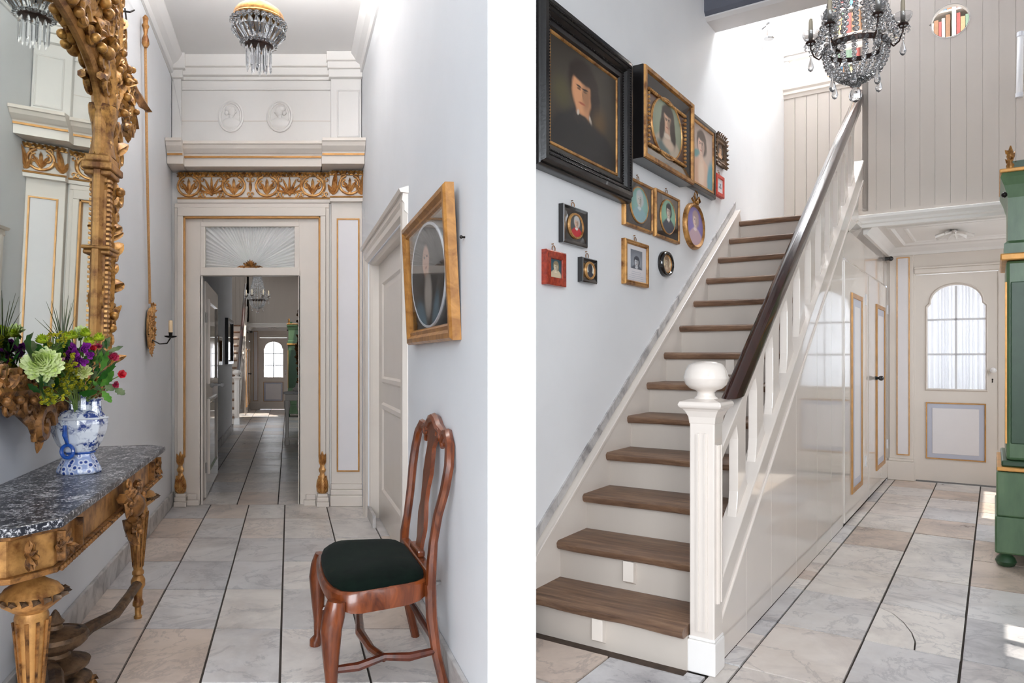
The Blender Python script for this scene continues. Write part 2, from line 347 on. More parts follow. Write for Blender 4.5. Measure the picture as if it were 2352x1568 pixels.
# painted likenesses: soft ellipses laid over one another, in canvas units (-1..1)
def canvas(name, w, h, bgc, layers, rough=.35, grain=.25, wob=.06):
    t = NT(name); tc = t.n('ShaderNodeTexCoord').outputs['Object']
    mp = t.n('ShaderNodeMapping', vector_type='TEXTURE'); mp.inputs['Scale'].default_value = (w / 2, 1, h / 2); t.l(tc, mp.inputs[0])
    nz = t.n('ShaderNodeTexNoise'); nz.inputs['Scale'].default_value = 5.0; nz.inputs['Detail'].default_value = 5; t.l(mp.outputs[0], nz.inputs['Vector'])
    sub = t.n('ShaderNodeVectorMath', operation='MULTIPLY_ADD'); sub.inputs[1].default_value = (wob, 0, wob); t.l(nz.outputs['Color'], sub.inputs[0])
    of = t.n('ShaderNodeVectorMath', operation='ADD'); of.inputs[1].default_value = (-wob / 2, 0, -wob / 2); t.l(mp.outputs[0], of.inputs[0]); t.l(of.outputs[0], sub.inputs[2])
    P = sub.outputs[0]
    g = t.noise(mp.outputs[0], 2.2, 6, .7)
    col = t.mix(g, tuple(x * (1 - grain) for x in bgc[:3]) + (1,), tuple(min(1, x * (1 + grain)) for x in bgc[:3]) + (1,))
    for cx, cz, rx, rz, rot, c, soft in layers:
        q = t.n('ShaderNodeMapping', vector_type='TEXTURE'); q.inputs['Location'].default_value = (cx, 0, cz); q.inputs['Rotation'].default_value = (0, radians(rot), 0)
        q.inputs['Scale'].default_value = (rx, 1e3, rz); t.l(P, q.inputs[0]); ln = t.n('ShaderNodeVectorMath', operation='LENGTH'); t.l(q.outputs[0], ln.inputs[0])
        r = t.n('ShaderNodeMapRange', interpolation_type='SMOOTHSTEP'); r.inputs[1].default_value = 1 + soft; r.inputs[2].default_value = max(0, 1 - soft)
        t.l(ln.outputs['Value'], r.inputs[0]); col = t.mix(r.outputs[0], col, c)
    t.set(Base_Color=col, Roughness=rough); t.bump(t.noise(tc, 160, 2), .06, .002)
    return t.m

# ================================================================== ENTRANCE CORRIDOR: shell
WL, WR, E0 = -1.085, .673, 6.63
floor = struct('floor', B(-9, 9, -3, 24, -.09, -.012), 'grout', 'dark joints of the worn marble tile floor')
def tile(mp, a0, a1, s0, s1, g=.0055):
    z = random.uniform(-.0012, .0012)
    return B(a0 + g, a1 - g, s0 + g, s1 - g, -.03, z).build('tile', 'marble', floor, mp, origin=((a0 + a1) / 2, (s0 + s1) / 2, 0))
rows = [1.14, 1.75, 2.36, 2.976, 3.577, 4.19, 4.77, 5.387, 6.05, E0]
cols = [WL, -.724, -.371, -.039, .343, WR + .02]
for i in range(len(rows) - 1):
    for j in range(5):
        d = .03 * (j % 2) * (i % 3 == 1); tile(LM, cols[j], cols[j + 1], rows[i], rows[i + 1])
r = E0
while r < 21.5:
    for a0, a1 in ((-2.1, -1.3), (-1.3, -.865), (-.865, -.484), (-.484, -.103), (-.103, .28), (.28, .72)):
        if a0 < -1.5 and r < 13: continue
        if a0 < -1.2 and r < 13: a0 = -1.08
        tile(LM, a0, a1, r + (.02 if r == E0 else 0), r + .61)
    r += .61

for k in range(3): tile(LM, WR + .02, WR + .24, 4.17 + .64 * k, 4.17 + .64 * (k + 1))
struct('wall_left', B(WL - .14, WL, .7, E0 + .25, 0, 4.3), 'plaster', 'plain white plaster wall behind the gilt mirror', LM)
wr = MB().box(WR, WR + .2, 2.9, 4.17, 0, 4.3).box(WR, WR + .2, 4.17, 6.08, 2.16, 4.3).box(WR, WR + .2, 6.08, E0 + .25, 0, 4.3)
struct('wall_right', wr, 'plaster', 'white plaster wall with the cream side door', LM)
struct('wall_partition', MB().prism([(-.0826, 2.42), (.0812, 2.42), (.104, 3.45), (.02, 3.5), (WR + KS * 2.9, 2.9)], 'z', 0, 4.9), 'plaster',
       'white end of the wall standing between the two halls')
struct('ceiling_corridor', B(WL - .1, WR + .2, .7, E0 + .25, 4.14, 4.24), 'ceiling_white', 'smooth off-white corridor ceiling', LM)
we = MB().box(WL, -.82, E0, E0 + .25, 0, 4.14).box(.096, WR, E0, E0 + .25, 0, 4.14).box(-.82, .096, E0, E0 + .25, 2.62, 4.14)
wall_end = struct('wall_end', we, 'white_paint', 'white panelled end wall over the gilded doorway', LM)
cp = lambda sg, x: [(x, 3.97), (x + sg * .02, 3.97), (x + sg * .03, 4.03), (x + sg * .07, 4.06), (x + sg * .11, 4.12), (x + sg * .11, 4.14), (x, 4.14)]
trim = MB().prism(cp(1, WL), 'y', .7, E0).prism(cp(-1, WR), 'y', 2.9, E0)
struct('trim_cornice', trim, 'ceiling_white', 'plaster cornice running along both corridor walls', LM)
struct('baseboard_left', B(WL, WL + .022, .7, E0 - .04, 0, .13), 'marble_skirting', 'grey marble skirting below the mirror wall', LM, bevel=.004)
struct('baseboard_right', MB().box(WR - .022, WR, 2.6, 4.03, 0, .14), 'marble_skirting', 'grey marble skirting behind the chair', LM, bevel=.004)

# ---- door surround on the end wall
sur = thing('door_surround', 'cream and gold door surround with carved frieze and cornice', 'door surround', LM(-.36, E0, 0)); sur['kind'] = 'structure'
def S(name, mb, mat, p=None, **k): return mb.build(name, mat, p or sur, LM, **k)
m = MB()
for a0, a1, d, zt in ((-1.06, -1.03, .035, 2.745), (-1.03, -.975, .06, 2.665), (.288, .335, .06, 2.665), (.335, .372, .035, 2.745)): m.box(a0, a1, E0 - d, E0, .1, zt)
m.box(-1.03, .335, E0 - .06, E0, 2.665, 2.745).box(-1.06, .372, E0 - .035, E0, 2.745, 2.79)
S('casing', m, 'cream', bevel=.006)
m = MB().box(-.975, -.80, E0 - .012, E0, 0, 2.665).box(.086, .288, E0 - .012, E0, 0, 2.665).box(-.80, .086, E0 - .012, E0, 2.605, 2.665)
m.box(-.83, -.815, E0 - .012, E0 + .25, 0, 2.12).box(.09, .106, E0 - .012, E0 + .25, 0, 2.12)
S('inner_casing', m, 'cream', bevel=.004)
m = MB()
for a in (-.968, .281): m.box(a - .010, a + .010, E0 - .05, E0 - .01, .44, 2.665)
m.box(-.978, .291, E0 - .05, E0 - .01, 2.645, 2.665)
S('gold_bead', m, 'gold_line', bevel=.004)
for a in (-1.0, .305):       # stepped plinths carrying gilt husks
    pl = S('plinth', MB().box(a - .055, a + .06, E0 - .13, E0, 0, .045).box(a - .05, a + .055, E0 - .11, E0, .045, .085).box(a - .045, a + .05, E0 - .09, E0, .085, .115), 'cream', bevel=.006)
    q = 1 if a < 0 else -1
    S('plinth', MB().box(a + q * .06 if q > 0 else a - .17, a + .17 if q > 0 else a - .06, E0 - .07, E0, 0, .05).box(a + q * .06 if q > 0 else a - .15, a + .15 if q > 0 else a - .06, E0 - .05, E0, .05, .1), 'cream', bevel=.006)
    m = MB().lathe([(.03, .112), (.05, .13), (.056, .18), (.05, .23), (.03, .275), (.02, .30), (.03, .315), (.034, .335), (.022, .355), (.02, .37), (.027, .39), (.028, .42), (.018, .46), (.004, .5)], 10, (a, E0 - .06, 0), 1, .7)
    for k in range(5):
        for sx in (-1, 1): m.lobe((a + sx * .012, E0 - .09, .125 + .028 * k), (sx * .55, -.1, 1), (0, -1, 0), .075 - .006 * k, .03, -.06)
    for k in range(3):
        for sx in (-1, 0, 1): m.lobe((a + sx * .014, E0 - .075, .375 + .025 * k), (sx * .3, -.05, 1), (0, -1, 0), .06, .022, .05)
    S('husk', m, 'gilt_light', smooth=True)
# pilaster
m = MB().box(.39, .672, E0 - .05, E0, .2, 2.80)
S('pilaster', m, 'cream', bevel=.004)
m = MB().box(.375, .672, E0 - .10, E0, 0, .1).box(.38, .672, E0 - .085, E0, .1, .15).box(.385, .672, E0 - .07, E0, .15, .2)
S('pilaster_base', m, 'cream', bevel=.008)
pp = S('pilaster_panel', MB().box(.452, .634, E0 - .054, E0 - .045, .325, 2.63), 'panel_white')
S('pilaster_rim', MB().frame(.21, 2.33, [(0, E0 - .05), (0, E0 - .062), (.012, E0 - .062), (.014, E0 - .05)], c=(.543, 1.477)), 'gold_line')
# entablature
def band(m, pts):
    m.prism([(p[0], p[1]) for p in pts], 'x', -1.03, .38)
    m.prism([(p[0] - .06, p[1]) for p in pts], 'x', .375, .685); return m
m = band(MB(), [(E0, 2.79), (E0 - .045, 2.79), (E0 - .05, 2.82), (E0 - .03, 2.83), (E0 - .03, 3.075), (E0, 3.075)]); m.box(.375, .685, E0 - .06, E0, 2.79, 3.08)
S('frieze_board', m, 'cream')
m = band(MB(), [(E0 - .02, 2.822), (E0 - .055, 2.822), (E0 - .06, 2.832), (E0 - .045, 2.84), (E0 - .02, 2.84)]); S('frieze_fillet', m, 'gold_line')
prof = [(E0, 3.08), (E0 - .21, 3.08), (E0 - .215, 3.15), (E0 - .225, 3.155), (E0 - .235, 3.18), (E0 - .25, 3.19), (E0 - .285, 3.22), (E0 - .30, 3.25), (E0 - .315, 3.255), (E0 - .315, 3.28), (E0, 3.285)]
m = MB().prism(prof, 'x', -.95, .30)
S('cornice', m, 'cream')
for x0, x1 in ((WL + .004, -.94), (.29, WR - .004)):
    S('cornice_break', MB().prism([(p[0] - (.09 if i not in (0, 10) else 0), p[1]) for i, p in enumerate(prof)], 'x', x0, x1), 'cream')
for x0, x1, d in ((-.95, .30, 0), (WL + .004, -.94, .09), (.29, WR - .004, .09)):
    S('gold_bead', MB().box(x0 + .003, x1 - .003, E0 - .232 - d, E0 - .21 - d, 3.152, 3.168), 'gold_line')
# carved frieze: scroll rings and palmettes, with a leaf band above
FY = E0 - .032
def ring_motif(a, z, r, y):
    m = MB(); m.tube([(a + r * cos(t), y - .008, z + r * .9 * sin(t)) for t in [pi * (.62 + 1.76 * i / 16) for i in range(17)]], .012, 6, up=(0, 1, 0))
    for sg in (-1, 1):
        m.scroll((a + sg * r * .42, y - .008, z + r * .05), r * .42, .9, .008, 12, a0=pi / 2, sg=-sg)
        m.lobe((a, y, z - r * .75), (sg * .55, -.05, 1), (0, -1, 0), r * 1.25, r * .34, .06).lobe((a + sg * r * .3, y, z - r * .2), (sg, -.05, .3), (0, -1, 0), r * .5, r * .3, .06)
        m.scroll((a + sg * r * .62, y - .008, z + r * .75), r * .3, .9, .008, 10, a0=-pi / 2, sg=sg)
    m.leaf((a, y, z - r * .8), (0, -.05, 1), (0, -1, 0), r * 1.5, r * .36, .08, .3, 5); m.ball((a, y - .01, z - r * .82), .012, 6, 4)
    return m
def palmette(a, z, r, y):
    m = MB()
    for k in range(-3, 4): m.lobe((a, y, z - r * .7), (sin(k * .42), -.04, cos(k * .42)), (0, -1, 0), r * (1.55 - .1 * abs(k)), r * .24, .05)
    for sg in (-1, 1): m.scroll((a + sg * r * .5, y - .006, z - r * .72), r * .26, .9, .007, 10, a0=-pi / 2, sg=sg)
    m.ball((a, y - .01, z - r * .75), .014, 6, 4); return m
zc = 2.945
xs = [-.97, -.74, -.50, -.27, -.03, .20]
for k, a in enumerate((-.925, -.51, -.205, .217)): S('scroll_motif', ring_motif(a, zc, .102, FY), 'gilt_light', smooth=True)
for a in (-.716, .004): S('palmette', palmette(a, zc, .105, FY), 'gilt_light', smooth=True)
S('scroll_motif', ring_motif(.555, zc, .095, FY - .06), 'gilt_light', smooth=True)
for a in (.405, .66): S('corner_leaf', MB().lobe((a, FY - .06, zc - .09), (.1, -.05, 1), (0, -1, 0), .19, .05).lobe((a, FY - .06, zc - .09), (.5, -.05, .8), (0, -1, 0), .1, .04).lobe((a, FY - .06, zc - .09), (-.5, -.05, .8), (0, -1, 0), .1, .04), 'gilt_light', smooth=True)
for k, a in enumerate((-.82, -.612, -.357, -.1, .11, .325)):
    m = MB()
    for sg in (-1, 1): m.scroll((a + sg * .022, FY - .008, zc + .06), .028, 1, .008, 10, a0=pi / 2, sg=sg).scroll((a + sg * .02, FY - .008, zc - .075), .024, 1, .008, 10, a0=-pi / 2, sg=-sg)
    m.lobe((a, FY, zc - .05), (0, -.05, 1), (0, -1, 0), .1, .03); S('scroll_filler', m, 'gilt_light', smooth=True)
for x0, x1, d in ((-1.035, .37, 0), (.37, .69, .06)):
    m = MB(); n = int((x1 - x0) / .036)
    for k in range(n):
        a = x0 + (k + .5) * (x1 - x0) / n; m.leaf((a, FY - .012 - d, 3.035), (.12 * (-1) ** k, -.55, .8), (0, -1, 0), .05, .04, .35, .4, 4)
        m.ball((a + .018, FY - .02 - d, 3.062), .011, 6, 4)
    m.box(x0, x1, FY - .018 - d, FY - d, 3.028, 3.04); S('leaf_band', m, 'gilt', smooth=True)
# white attic above the cornice
m = MB().box(.385, .665, E0 - .05, E0, 3.33, 3.93).box(.37, .672, E0 - .07, E0, 3.285, 3.335).box(.365, .672, E0 - .10, E0, 3.93, 4.0).box(.35, .672, E0 - .13, E0, 4.0, 4.06).box(.34, .672, E0 - .16, E0, 4.06, 4.14)
m.frame(.21, .44, [(0, E0 - .05), (.004, E0 - .058), (.012, E0 - .058), (.016, E0 - .05)], c=(.545, 3.61))
S('attic_pilaster', m, 'white_paint', bevel=.004)
m = MB().box(-1.08, -.995, E0 - .05, E0, 3.33, 3.93).box(-1.083, -.98, E0 - .07, E0, 3.285, 3.335).box(-1.083, -.975, E0 - .09, E0, 3.93, 4.0).box(-1.083, -.95, E0 - .13, E0, 4.0, 4.14)
S('attic_pilaster', m, 'white_paint', bevel=.004)
m = MB().box(-.995, .385, E0 - .02, E0, 3.84, 3.86).box(-.995, .385, E0 - .03, E0, 3.93, 3.96).box(-.995, .385, E0 - .07, E0, 3.96, 4.03).box(-.995, .385, E0 - .10, E0, 4.03, 4.14)
S('attic_moulding', m, 'white_paint', bevel=.006)
S('board_seam', MB().box(-.995, .385, E0 - .003, E0, 3.555, 3.5605), 'cream')
for a, q in ((-.54, 1), (-.087, -1)):
    md = S('medallion', MB().frame(.245, .30, [(0, E0), (.002, E0 - .02), (.016, E0 - .024), (.026, E0 - .012), (.034, E0 - .016), (.04, E0 - .005), (.05, E0 - .004)], 'ell', c=(a, 3.60)), 'white_paint', smooth=True)
    m = MB().ball((a + q * .008, E0 - .004, 3.645), .042, 14, 9, (.85, .6, 1.15)).ball((a, E0 - .004, 3.535), .088, 14, 9, (1, .3, .62)).ball((a, E0 - .003, 3.595), .026, 10, 6, (.8, .7, 1.3)).ball((a - q * .014, E0 - .003, 3.668), .042, 12, 7, (1, .6, .75)).ball((a + q * .044, E0 - .006, 3.638), .011, 6, 4).ball((a - q * .04, E0 - .004, 3.63), .022, 8, 5)
    S('bust_relief', m, 'white_paint', md, smooth=True)

# ---- fanlight with gathered muslin
win = thing('window_1', 'fanlight over the doorway filled with gathered white muslin', 'window', LM(-.36, E0, 2.12)); win['kind'] = 'structure'
m = MB().box(-.82, .096, E0 - .035, E0 + .06, 2.12, 2.195).box(-.82, .096, E0 - .02, E0 + .06, 2.575, 2.62).box(-.82, -.775, E0 - .02, E0 + .06, 2.195, 2.575).box(.05, .096, E0 - .02, E0 + .06, 2.195, 2.575)
S('window_frame', m, 'cream', win, bevel=.006)
m = MB(); cxa, cza, hw, ht = -.362, 2.20, .413, .375; rings = []
NP = 260
for j in range(9):
    u = .04 + .96 * j / 8; row = []
    for i in range(NP + 1):
        ph = pi * i / NP; dx, dz = cos(ph), sin(ph); R = min(hw / max(abs(dx), 1e-4), ht / max(dz, 1e-4))
        row.append((cxa + dx * R * u, E0 + .03 - .02 * u * sin(ph * 84 + 1.5 * sin(ph * 9)) - .004 * sin(ph * 190), cza + dz * R * u))
    rings.append(row)
m.loft(rings, False, False, False); S('muslin', m, 'muslin', win, smooth='all')
S('pane', B(-.775, .05, E0 + .004, E0 + .008, 2.195, 2.575), 'clear_glass', win)
m = MB()
for k in range(-4, 5): m.leaf((cxa, E0 - .02, 2.20), (sin(k * .34), -.1, cos(k * .34)), (0, -1, 0), .075 - .004 * abs(k), .022, .12, .4, 4)
for sg in (-1, 1):
    m.scroll((cxa + sg * .06, E0 - .03, 2.207), .026, .9, .009, 12, a0=pi / 2, sg=sg); m.tube([(cxa + sg * .05, E0 - .028, 2.2), (cxa + sg * .09, E0 - .028, 2.205), (cxa + sg * .12, E0 - .026, 2.196)], [.011, .008, .003], 6)
m.box(cxa - .09, cxa + .09, E0 - .035, E0 - .015, 2.192, 2.203); S('shell_ornament', m, 'gilt_dark', win, smooth=True)

# ---- open door leaf swung into the passage
L0, L1 = LM(-.80, E0 + .26, 0), LM(-.835, E0 + 1.75, 0); dv = L1 - L0; Lw = dv.length
d1 = thing('door_1', 'open cream panelled door folded back inside the doorway', 'door', L0, atan2(dv.y, dv.x)); d1['kind'] = 'structure'
MB().box(0, Lw, 0, .045, .01, 2.10).build('door_leaf', 'cream_gloss', d1, bevel=.004)
for z0, z1 in ((.2, .95), (1.1, 1.95)):
    MB().frame(Lw - .5, z1 - z0, [(0, 0), (.005, -.016), (.03, -.016), (.05, .0), (.06, .004)], c=(Lw / 2, (z0 + z1) / 2)).build('panel_moulding', 'cream_gloss', d1)
MB().lathe([(.012, 0), (.012, .03), (.03, .045), (.033, .06), (.022, .075), (.004, .08)], 14, (0, 0, 0)).build('knob', 'white_porcelain', d1, smooth=True).matrix_local = Matrix.Translation((Lw - .1, 0, 1.05)) @ Matrix.Rotation(pi / 2, 4, 'X')
m = MB()
for z in (.3, 1.75): m.lathe([(.008, -.05), (.008, .05)], 8, (-.004, .0, z))
m.build('hinge', 'steel', d1)

# ---- side door in the right wall
sd2 = thing('door_2', 'closed cream side door with moulded casing in the corridor wall', 'door', LM(WR, 5.1, 0)); sd2['kind'] = 'structure'
def S2(name, mb, mat, p=None, **k): return mb.build(name, mat, p or sd2, LM, **k)
pr = [(WR + .15, 0), (WR - .005, 0), (WR - .03, .01), (WR - .035, .05), (WR - .022, .07), (WR - .022, .11), (WR - .012, .12), (WR + .02, .15), (WR + .04, .155), (WR + .15, .16)]
def jamb(s0, sg): return MB().prism([(p[0], s0 + sg * p[1]) for p in pr], 'z', 0, 2.25)
S2('casing', jamb(6.22, -1), 'cream'); S2('casing', jamb(4.04, 1), 'cream')
S2('casing_head', MB().prism([(p[0], 2.30 - p[1]) for p in pr], 'y', 4.035, 6.225), 'cream')
S2('casing_cap', MB().prism([(WR, 2.285), (WR - .045, 2.29), (WR - .055, 2.31), (WR, 2.325)], 'y', 4.02, 6.25), 'cream')
S2('door_leaf', B(WR + .09, WR + .13, 4.1, 6.12, .01, 2.2), 'cream')
m = MB()
for z0, z1 in ((.25, 1.0), (1.15, 2.0)):
    s0, s1 = 4.5, 5.78; x = WR + .09
    for k, (u, d) in enumerate(((0, .0), (.02, .018), (.05, .018), (.07, .002))): pass
    m.loft([[(x - d, s0 + u, z0 + u), (x - d, s1 - u, z0 + u), (x - d, s1 - u, z1 - u), (x - d, s0 + u, z1 - u)] for u, d in ((0, 0), (.015, .018), (.045, .018), (.06, .002), (.10, .006))], True, False, True)
S2('panel_moulding', m, 'cream')
S2('scuffed_foot', MB().box(WR - .005, WR + .02, 5.7, 6.2, 0, .1), 'marble_skirting')

# ---- passage beyond the doorway
struct('wall_passage_left', B(-1.2, -1.07, E0 + .25, 13.4, 0, 3.9), 'plaster_hall', 'shaded plaster wall of the passage beyond the doorway', LM)
struct('wall_passage_right', MB().box(.72, .85, E0 + .25, 20.5, 0, 3.9).box(.32, .72, 11.2, 11.3, 0, 3.9), 'plaster_hall', 'shaded right wall of the passage beyond the doorway', LM)
struct('ceiling_passage', B(-1.2, .85, E0 + .25, 15.5, 3.45, 3.55), 'ceiling_white', 'ceiling of the passage beyond the doorway', LM)
struct('baseboard_passage', B(-1.07, -1.045, E0 + .25, 13.4, 0, .13), 'marble_skirting', 'dark marble skirting of the passage beyond the doorway', LM)

# ================================================================== STAIR HALL (built twice: the hall on the right, and the one at the end of the passage)
GO, RI, S0 = .294, .1994, 2.6526
def nose(s): return (s - S0) / GO * RI
LWALL, PAN, MZ, LAND, FAR = -1.95, -1.01, 7.24, 8.3, 9.05

def stair_hall(mp, far, tagw, n0):
    def st(name, mb, mat, label, **k): return struct(name, mb, mat, label, mp, **k)
    def grp(name, label, cat, base, **k): return thing(name, label, cat, mp(*base), **k)
    def P(name, mb, mat, parent, **k): return mb.build(name, mat, parent, mp, **k)
    # --- shell
    ws = st('wall_stairs' + n0, B(LWALL - .15, LWALL, 2.0 if far else 3.02, LAND + 2.2, 0, 6.4), 'plaster_hall', 'tall white plaster wall beside the staircase' + tagw)
    if not far:
        st('ceiling_hall', B(LWALL - .1, .95, .4, 5.7, 4.55, 4.7), 'ceiling_white', 'ceiling over the front of the stair hall')
    bm_ = grp('ceiling_beam' + n0, 'grey painted beam edging the stairwell' + tagw, 'beam', (-.6, 5.78, 4.1)); bm_['kind'] = 'structure'
    P('beam_body', MB().prism([(5.66, 4.16), (5.66, 6.1), (5.95, 6.1), (5.95, 4.13), (5.69, 4.13)], 'x', LWALL, .9), 'beam_grey', bm_)  # carried up out of view to the ceiling to block a sun leak
    P('beam_soffit', MB().prism([(5.685, 4.13), (5.685, 4.118), (5.72, 4.10), (5.95, 4.10), (5.95, 4.13)], 'x', LWALL, .9), 'beam_white', bm_)
    whr = MB().box(.9, 1.0, .2, 3.72, 0, 6.2).box(.9, 1.0, 4.22, FAR, 0, 6.2).box(.9, 1.0, 3.72, 4.22, 0, 1.55).box(.9, 1.0, 3.72, 4.22, 2.15, 6.2) if far else MB().box(.9, 1.0, .2, .5, 0, 6.2).box(.9, 1.0, 2.0, 3.72, 0, 6.2).box(.9, 1.0, .5, 2.0, 0, .9).box(.9, 1.0, .5, 2.0, 3.3, 6.2).box(.9, 1.0, 4.22, 7.0, 0, 6.2).box(.9, 1.0, 8.5, FAR, 0, 6.2).box(.9, 1.0, 7.0, 8.5, 0, .9).box(.9, 1.0, 7.0, 8.5, 2.45, 6.2).box(.9, 1.0, 3.72, 4.22, 0, 1.55).box(.9, 1.0, 3.72, 4.22, 2.15, 6.2).box(.93, .97, 3.9, 3.96, 1.55, 2.15)  # near-end and vestibule openings are added to admit the fill lights
    st('wall_hall_right' + n0, whr, 'plaster_hall', 'wall with a window facing the staircase' + tagw)
    st('ceiling_stairwell' + n0, MB().box(LWALL, -1.0, 5.9, LAND, 6.0, 6.1).box(-1.0, .95, 5.9, MZ + .1, 6.0, 6.1), 'ceiling_white', 'high ceiling of the stairwell' + tagw)
    st('landing' + n0, B(LWALL, PAN, S0 + 13 * GO + .04, FAR + 2, 2.42, 13 * RI - .045), 'cream', 'landing at the head of the stairs' + tagw, cat='landing')
    st('ceiling_vestibule' + n0, B(PAN, .9, MZ, FAR + .1, 2.585, 2.64), 'white_paint', 'low white ceiling before the glazed door' + tagw)
    # --- boarded gallery wall with a round opening
    gal = st('wall_gallery' + n0, B(PAN, .9, MZ - .005, MZ + .02, 2.63, 2.70), 'cream_board', 'tall cream boarded gallery wall with a round opening' + tagw)
    cx, cz, cr = -.321, 4.275, .142; l = PAN; bw = .1155
    while l < .9 - 1e-6:
        l1 = min(l + bw, .9); g = .0007
        a, b = l + g, l1 - g
        if b <= cx - cr or a >= cx + cr: P('plank', B(a, b, MZ, MZ + .03, 2.66, 6.0), 'cream_board', gal, origin=((a + b) / 2, MZ, 4))
        else:
            xs = [a + (b - a) * i / 8 for i in range(9)]; arc = [sqrt(max(0, cr * cr - (x - cx) ** 2)) for x in xs]
            for sg, zt in ((1, 6.0), (-1, 2.66)):
                P('plank', MB().prism([(a, zt), (b, zt)] + [(x, cz + sg * h) for x, h in reversed(list(zip(xs, arc)))], 'y', MZ, MZ + .03), 'cream_board', gal, origin=((a + b) / 2, MZ, 4))
        l = l1
    bk_ = MB().box(PAN, cx - cr - .02, MZ + .03, MZ + .04, 2.66, 6.0).box(cx + cr + .02, .9, MZ + .03, MZ + .04, 2.66, 6.0)
    xs = [cx - cr - .02 + (2 * cr + .04) * i / 24 for i in range(25)]
    for sg, zt in ((1, 6.0), (-1, 2.66)): bk_.prism([(xs[0], zt), (xs[-1], zt)] + [(x, cz + sg * sqrt(max(0, cr * cr - (x - cx) ** 2))) for x in reversed(xs)], 'y', MZ + .03, MZ + .04)
    P('plank_backing', bk_, 'cream_board', gal)  # added behind the boards to block light leaking between the planks
    P('hole_lining', MB().frame(2 * cr, 2 * cr, [(0, MZ), (-.004, MZ - .002), (-.004, MZ + .06), (.002, MZ + .06), (.002, MZ - .002)], 'ell', c=(cx, cz)), 'white_paint', gal, smooth=True)
    st('wall_gallery_side' + n0, B(PAN, PAN + .05, MZ, LAND, 2.6, 6.0), 'cream_board', 'boarded return beside the landing' + tagw)
    ld = st('wall_landing' + n0, B(LWALL, PAN, LAND + .03, LAND + .06, 2.55, 4.26), 'cream_board', 'cream boarded wall at the back of the landing' + tagw)
    for k in range(8):
        a = LWALL + k * .1175; P('plank', B(a + .002, a + .1155, LAND, LAND + .03, 2.59, 4.26), 'cream_board', ld, origin=(a + .06, LAND, 3.4))
    st('trim_landing' + n0, MB().prism([(LAND + .06, 4.24), (LAND - .01, 4.24), (LAND - .02, 4.27), (LAND - .035, 4.28), (LAND - .035, 4.31), (LAND - .05, 4.33), (LAND - .05, 4.375), (LAND + .06, 4.38)], 'x', LWALL, PAN), 'cream', 'moulded rail capping the landing wall' + tagw, cat='trim')
    # --- glazed opening above the landing
    ow = grp('window_landing' + n0, 'bright glazed opening above the landing wall' + tagw, 'window', (-1.5, LAND, 4.38)); ow['kind'] = 'structure'
    P('window_frame', MB().box(LWALL, LWALL + .05, LAND, LAND + .05, 4.38, 6.0).box(LWALL, PAN, LAND - .01, LAND + .06, 4.66, 4.72), 'white_paint', ow, bevel=.006)
    P('transom_moulding', B(LWALL, PAN, LAND - .025, LAND + .07, 4.715, 4.735), 'white_paint', ow)
    P('pane', B(LWALL + .05, PAN, LAND + .02, LAND + .024, 4.735, 6.0), 'clear_glass', ow)
    # --- upper room seen through the openings
    st('wall_upper_room' + n0, B(LWALL, 1.2, FAR + 1.6, FAR + 1.7, 2.4, 7.0), 'white_paint', 'sunlit white wall of the upper room' + tagw)
    # --- vestibule cornice and relief
    vc = grp('trim_vestibule' + n0, 'white moulded cornice below the gallery boards' + tagw, 'trim', (0, MZ, 2.6)); vc['kind'] = 'structure'
    P('cornice', MB().prism([(MZ + .05, 2.585), (MZ - .02, 2.545), (MZ - .03, 2.55), (MZ - .035, 2.575), (MZ - .05, 2.585), (MZ - .055, 2.605), (MZ - .075, 2.63), (MZ - .075, 2.652), (MZ - .03, 2.665), (MZ + .05, 2.665)], 'x', PAN - .05, .9), 'white_paint', vc)
    P('soffit_cornice', MB().prism([(FAR, 2.50), (FAR - .03, 2.50), (FAR - .045, 2.53), (FAR - .09, 2.565), (FAR - .11, 2.585), (FAR, 2.585)], 'x', PAN, .9).prism([(PAN, 2.50), (PAN + .03, 2.5), (PAN + .045, 2.53), (PAN + .08, 2.565), (PAN + .1, 2.585), (PAN, 2.585)], 'y', MZ + .06, FAR), 'white_paint', vc)
    m = MB(); a0, a1, s0, s1 = PAN + .16, .75, MZ + .25, FAR - .3
    m.loft([[(a0 + u, s0 + u, z), (a1 - u, s0 + u, z), (a1 - u, s1 - u, z), (a0 + u, s1 - u, z)] for u, z in ((0, 2.585), (.01, 2.57), (.04, 2.565), (.06, 2.585))], True, False, False)
    m.loft([[(a0 + .13 + u, s0 + .13 + u, z), (a1 - .13 - u, s0 + .13 + u, z), (a1 - .13 - u, s1 - .13 - u, z), (a0 + .13 + u, s1 - .13 - u, z)] for u, z in ((0, 2.585), (.01, 2.575), (.03, 2.575), (.04, 2.585))], True, False, False)
    P('ceiling_moulding', m, 'white_paint', vc)
    m = MB(); c0 = ((-.33), MZ + .85)
    for k in range(9):
        t = 2 * pi * k / 9; m.leaf((c0[0] + .03 * cos(t), c0[1] + .05 * sin(t), 2.575), (cos(t), 1.7 * sin(t), -.15), (0, 0, -1), .15, .055, .15, .35, 5)
    m.ball((c0[0], c0[1], 2.57), .03, 8, 5); P('ceiling_relief', m, 'white_paint', vc, smooth=True)
    # --- panelled side of the stairs
    pw = st('wall_understairs' + n0, MB().prism([(3.09, 0), (3.09, nose(3.09) - .1), (MZ - .13, nose(MZ - .13) - .1), (MZ - .13, 2.60), (FAR, 2.60), (FAR, 0)], 'x', PAN - .05, PAN - .012), 'cream_gloss', 'glossy cream boarding enclosing the space under the stairs' + tagw)
    edges = [3.12, 3.55, 4.02, 4.61, 5.23, 5.74, 6.245]
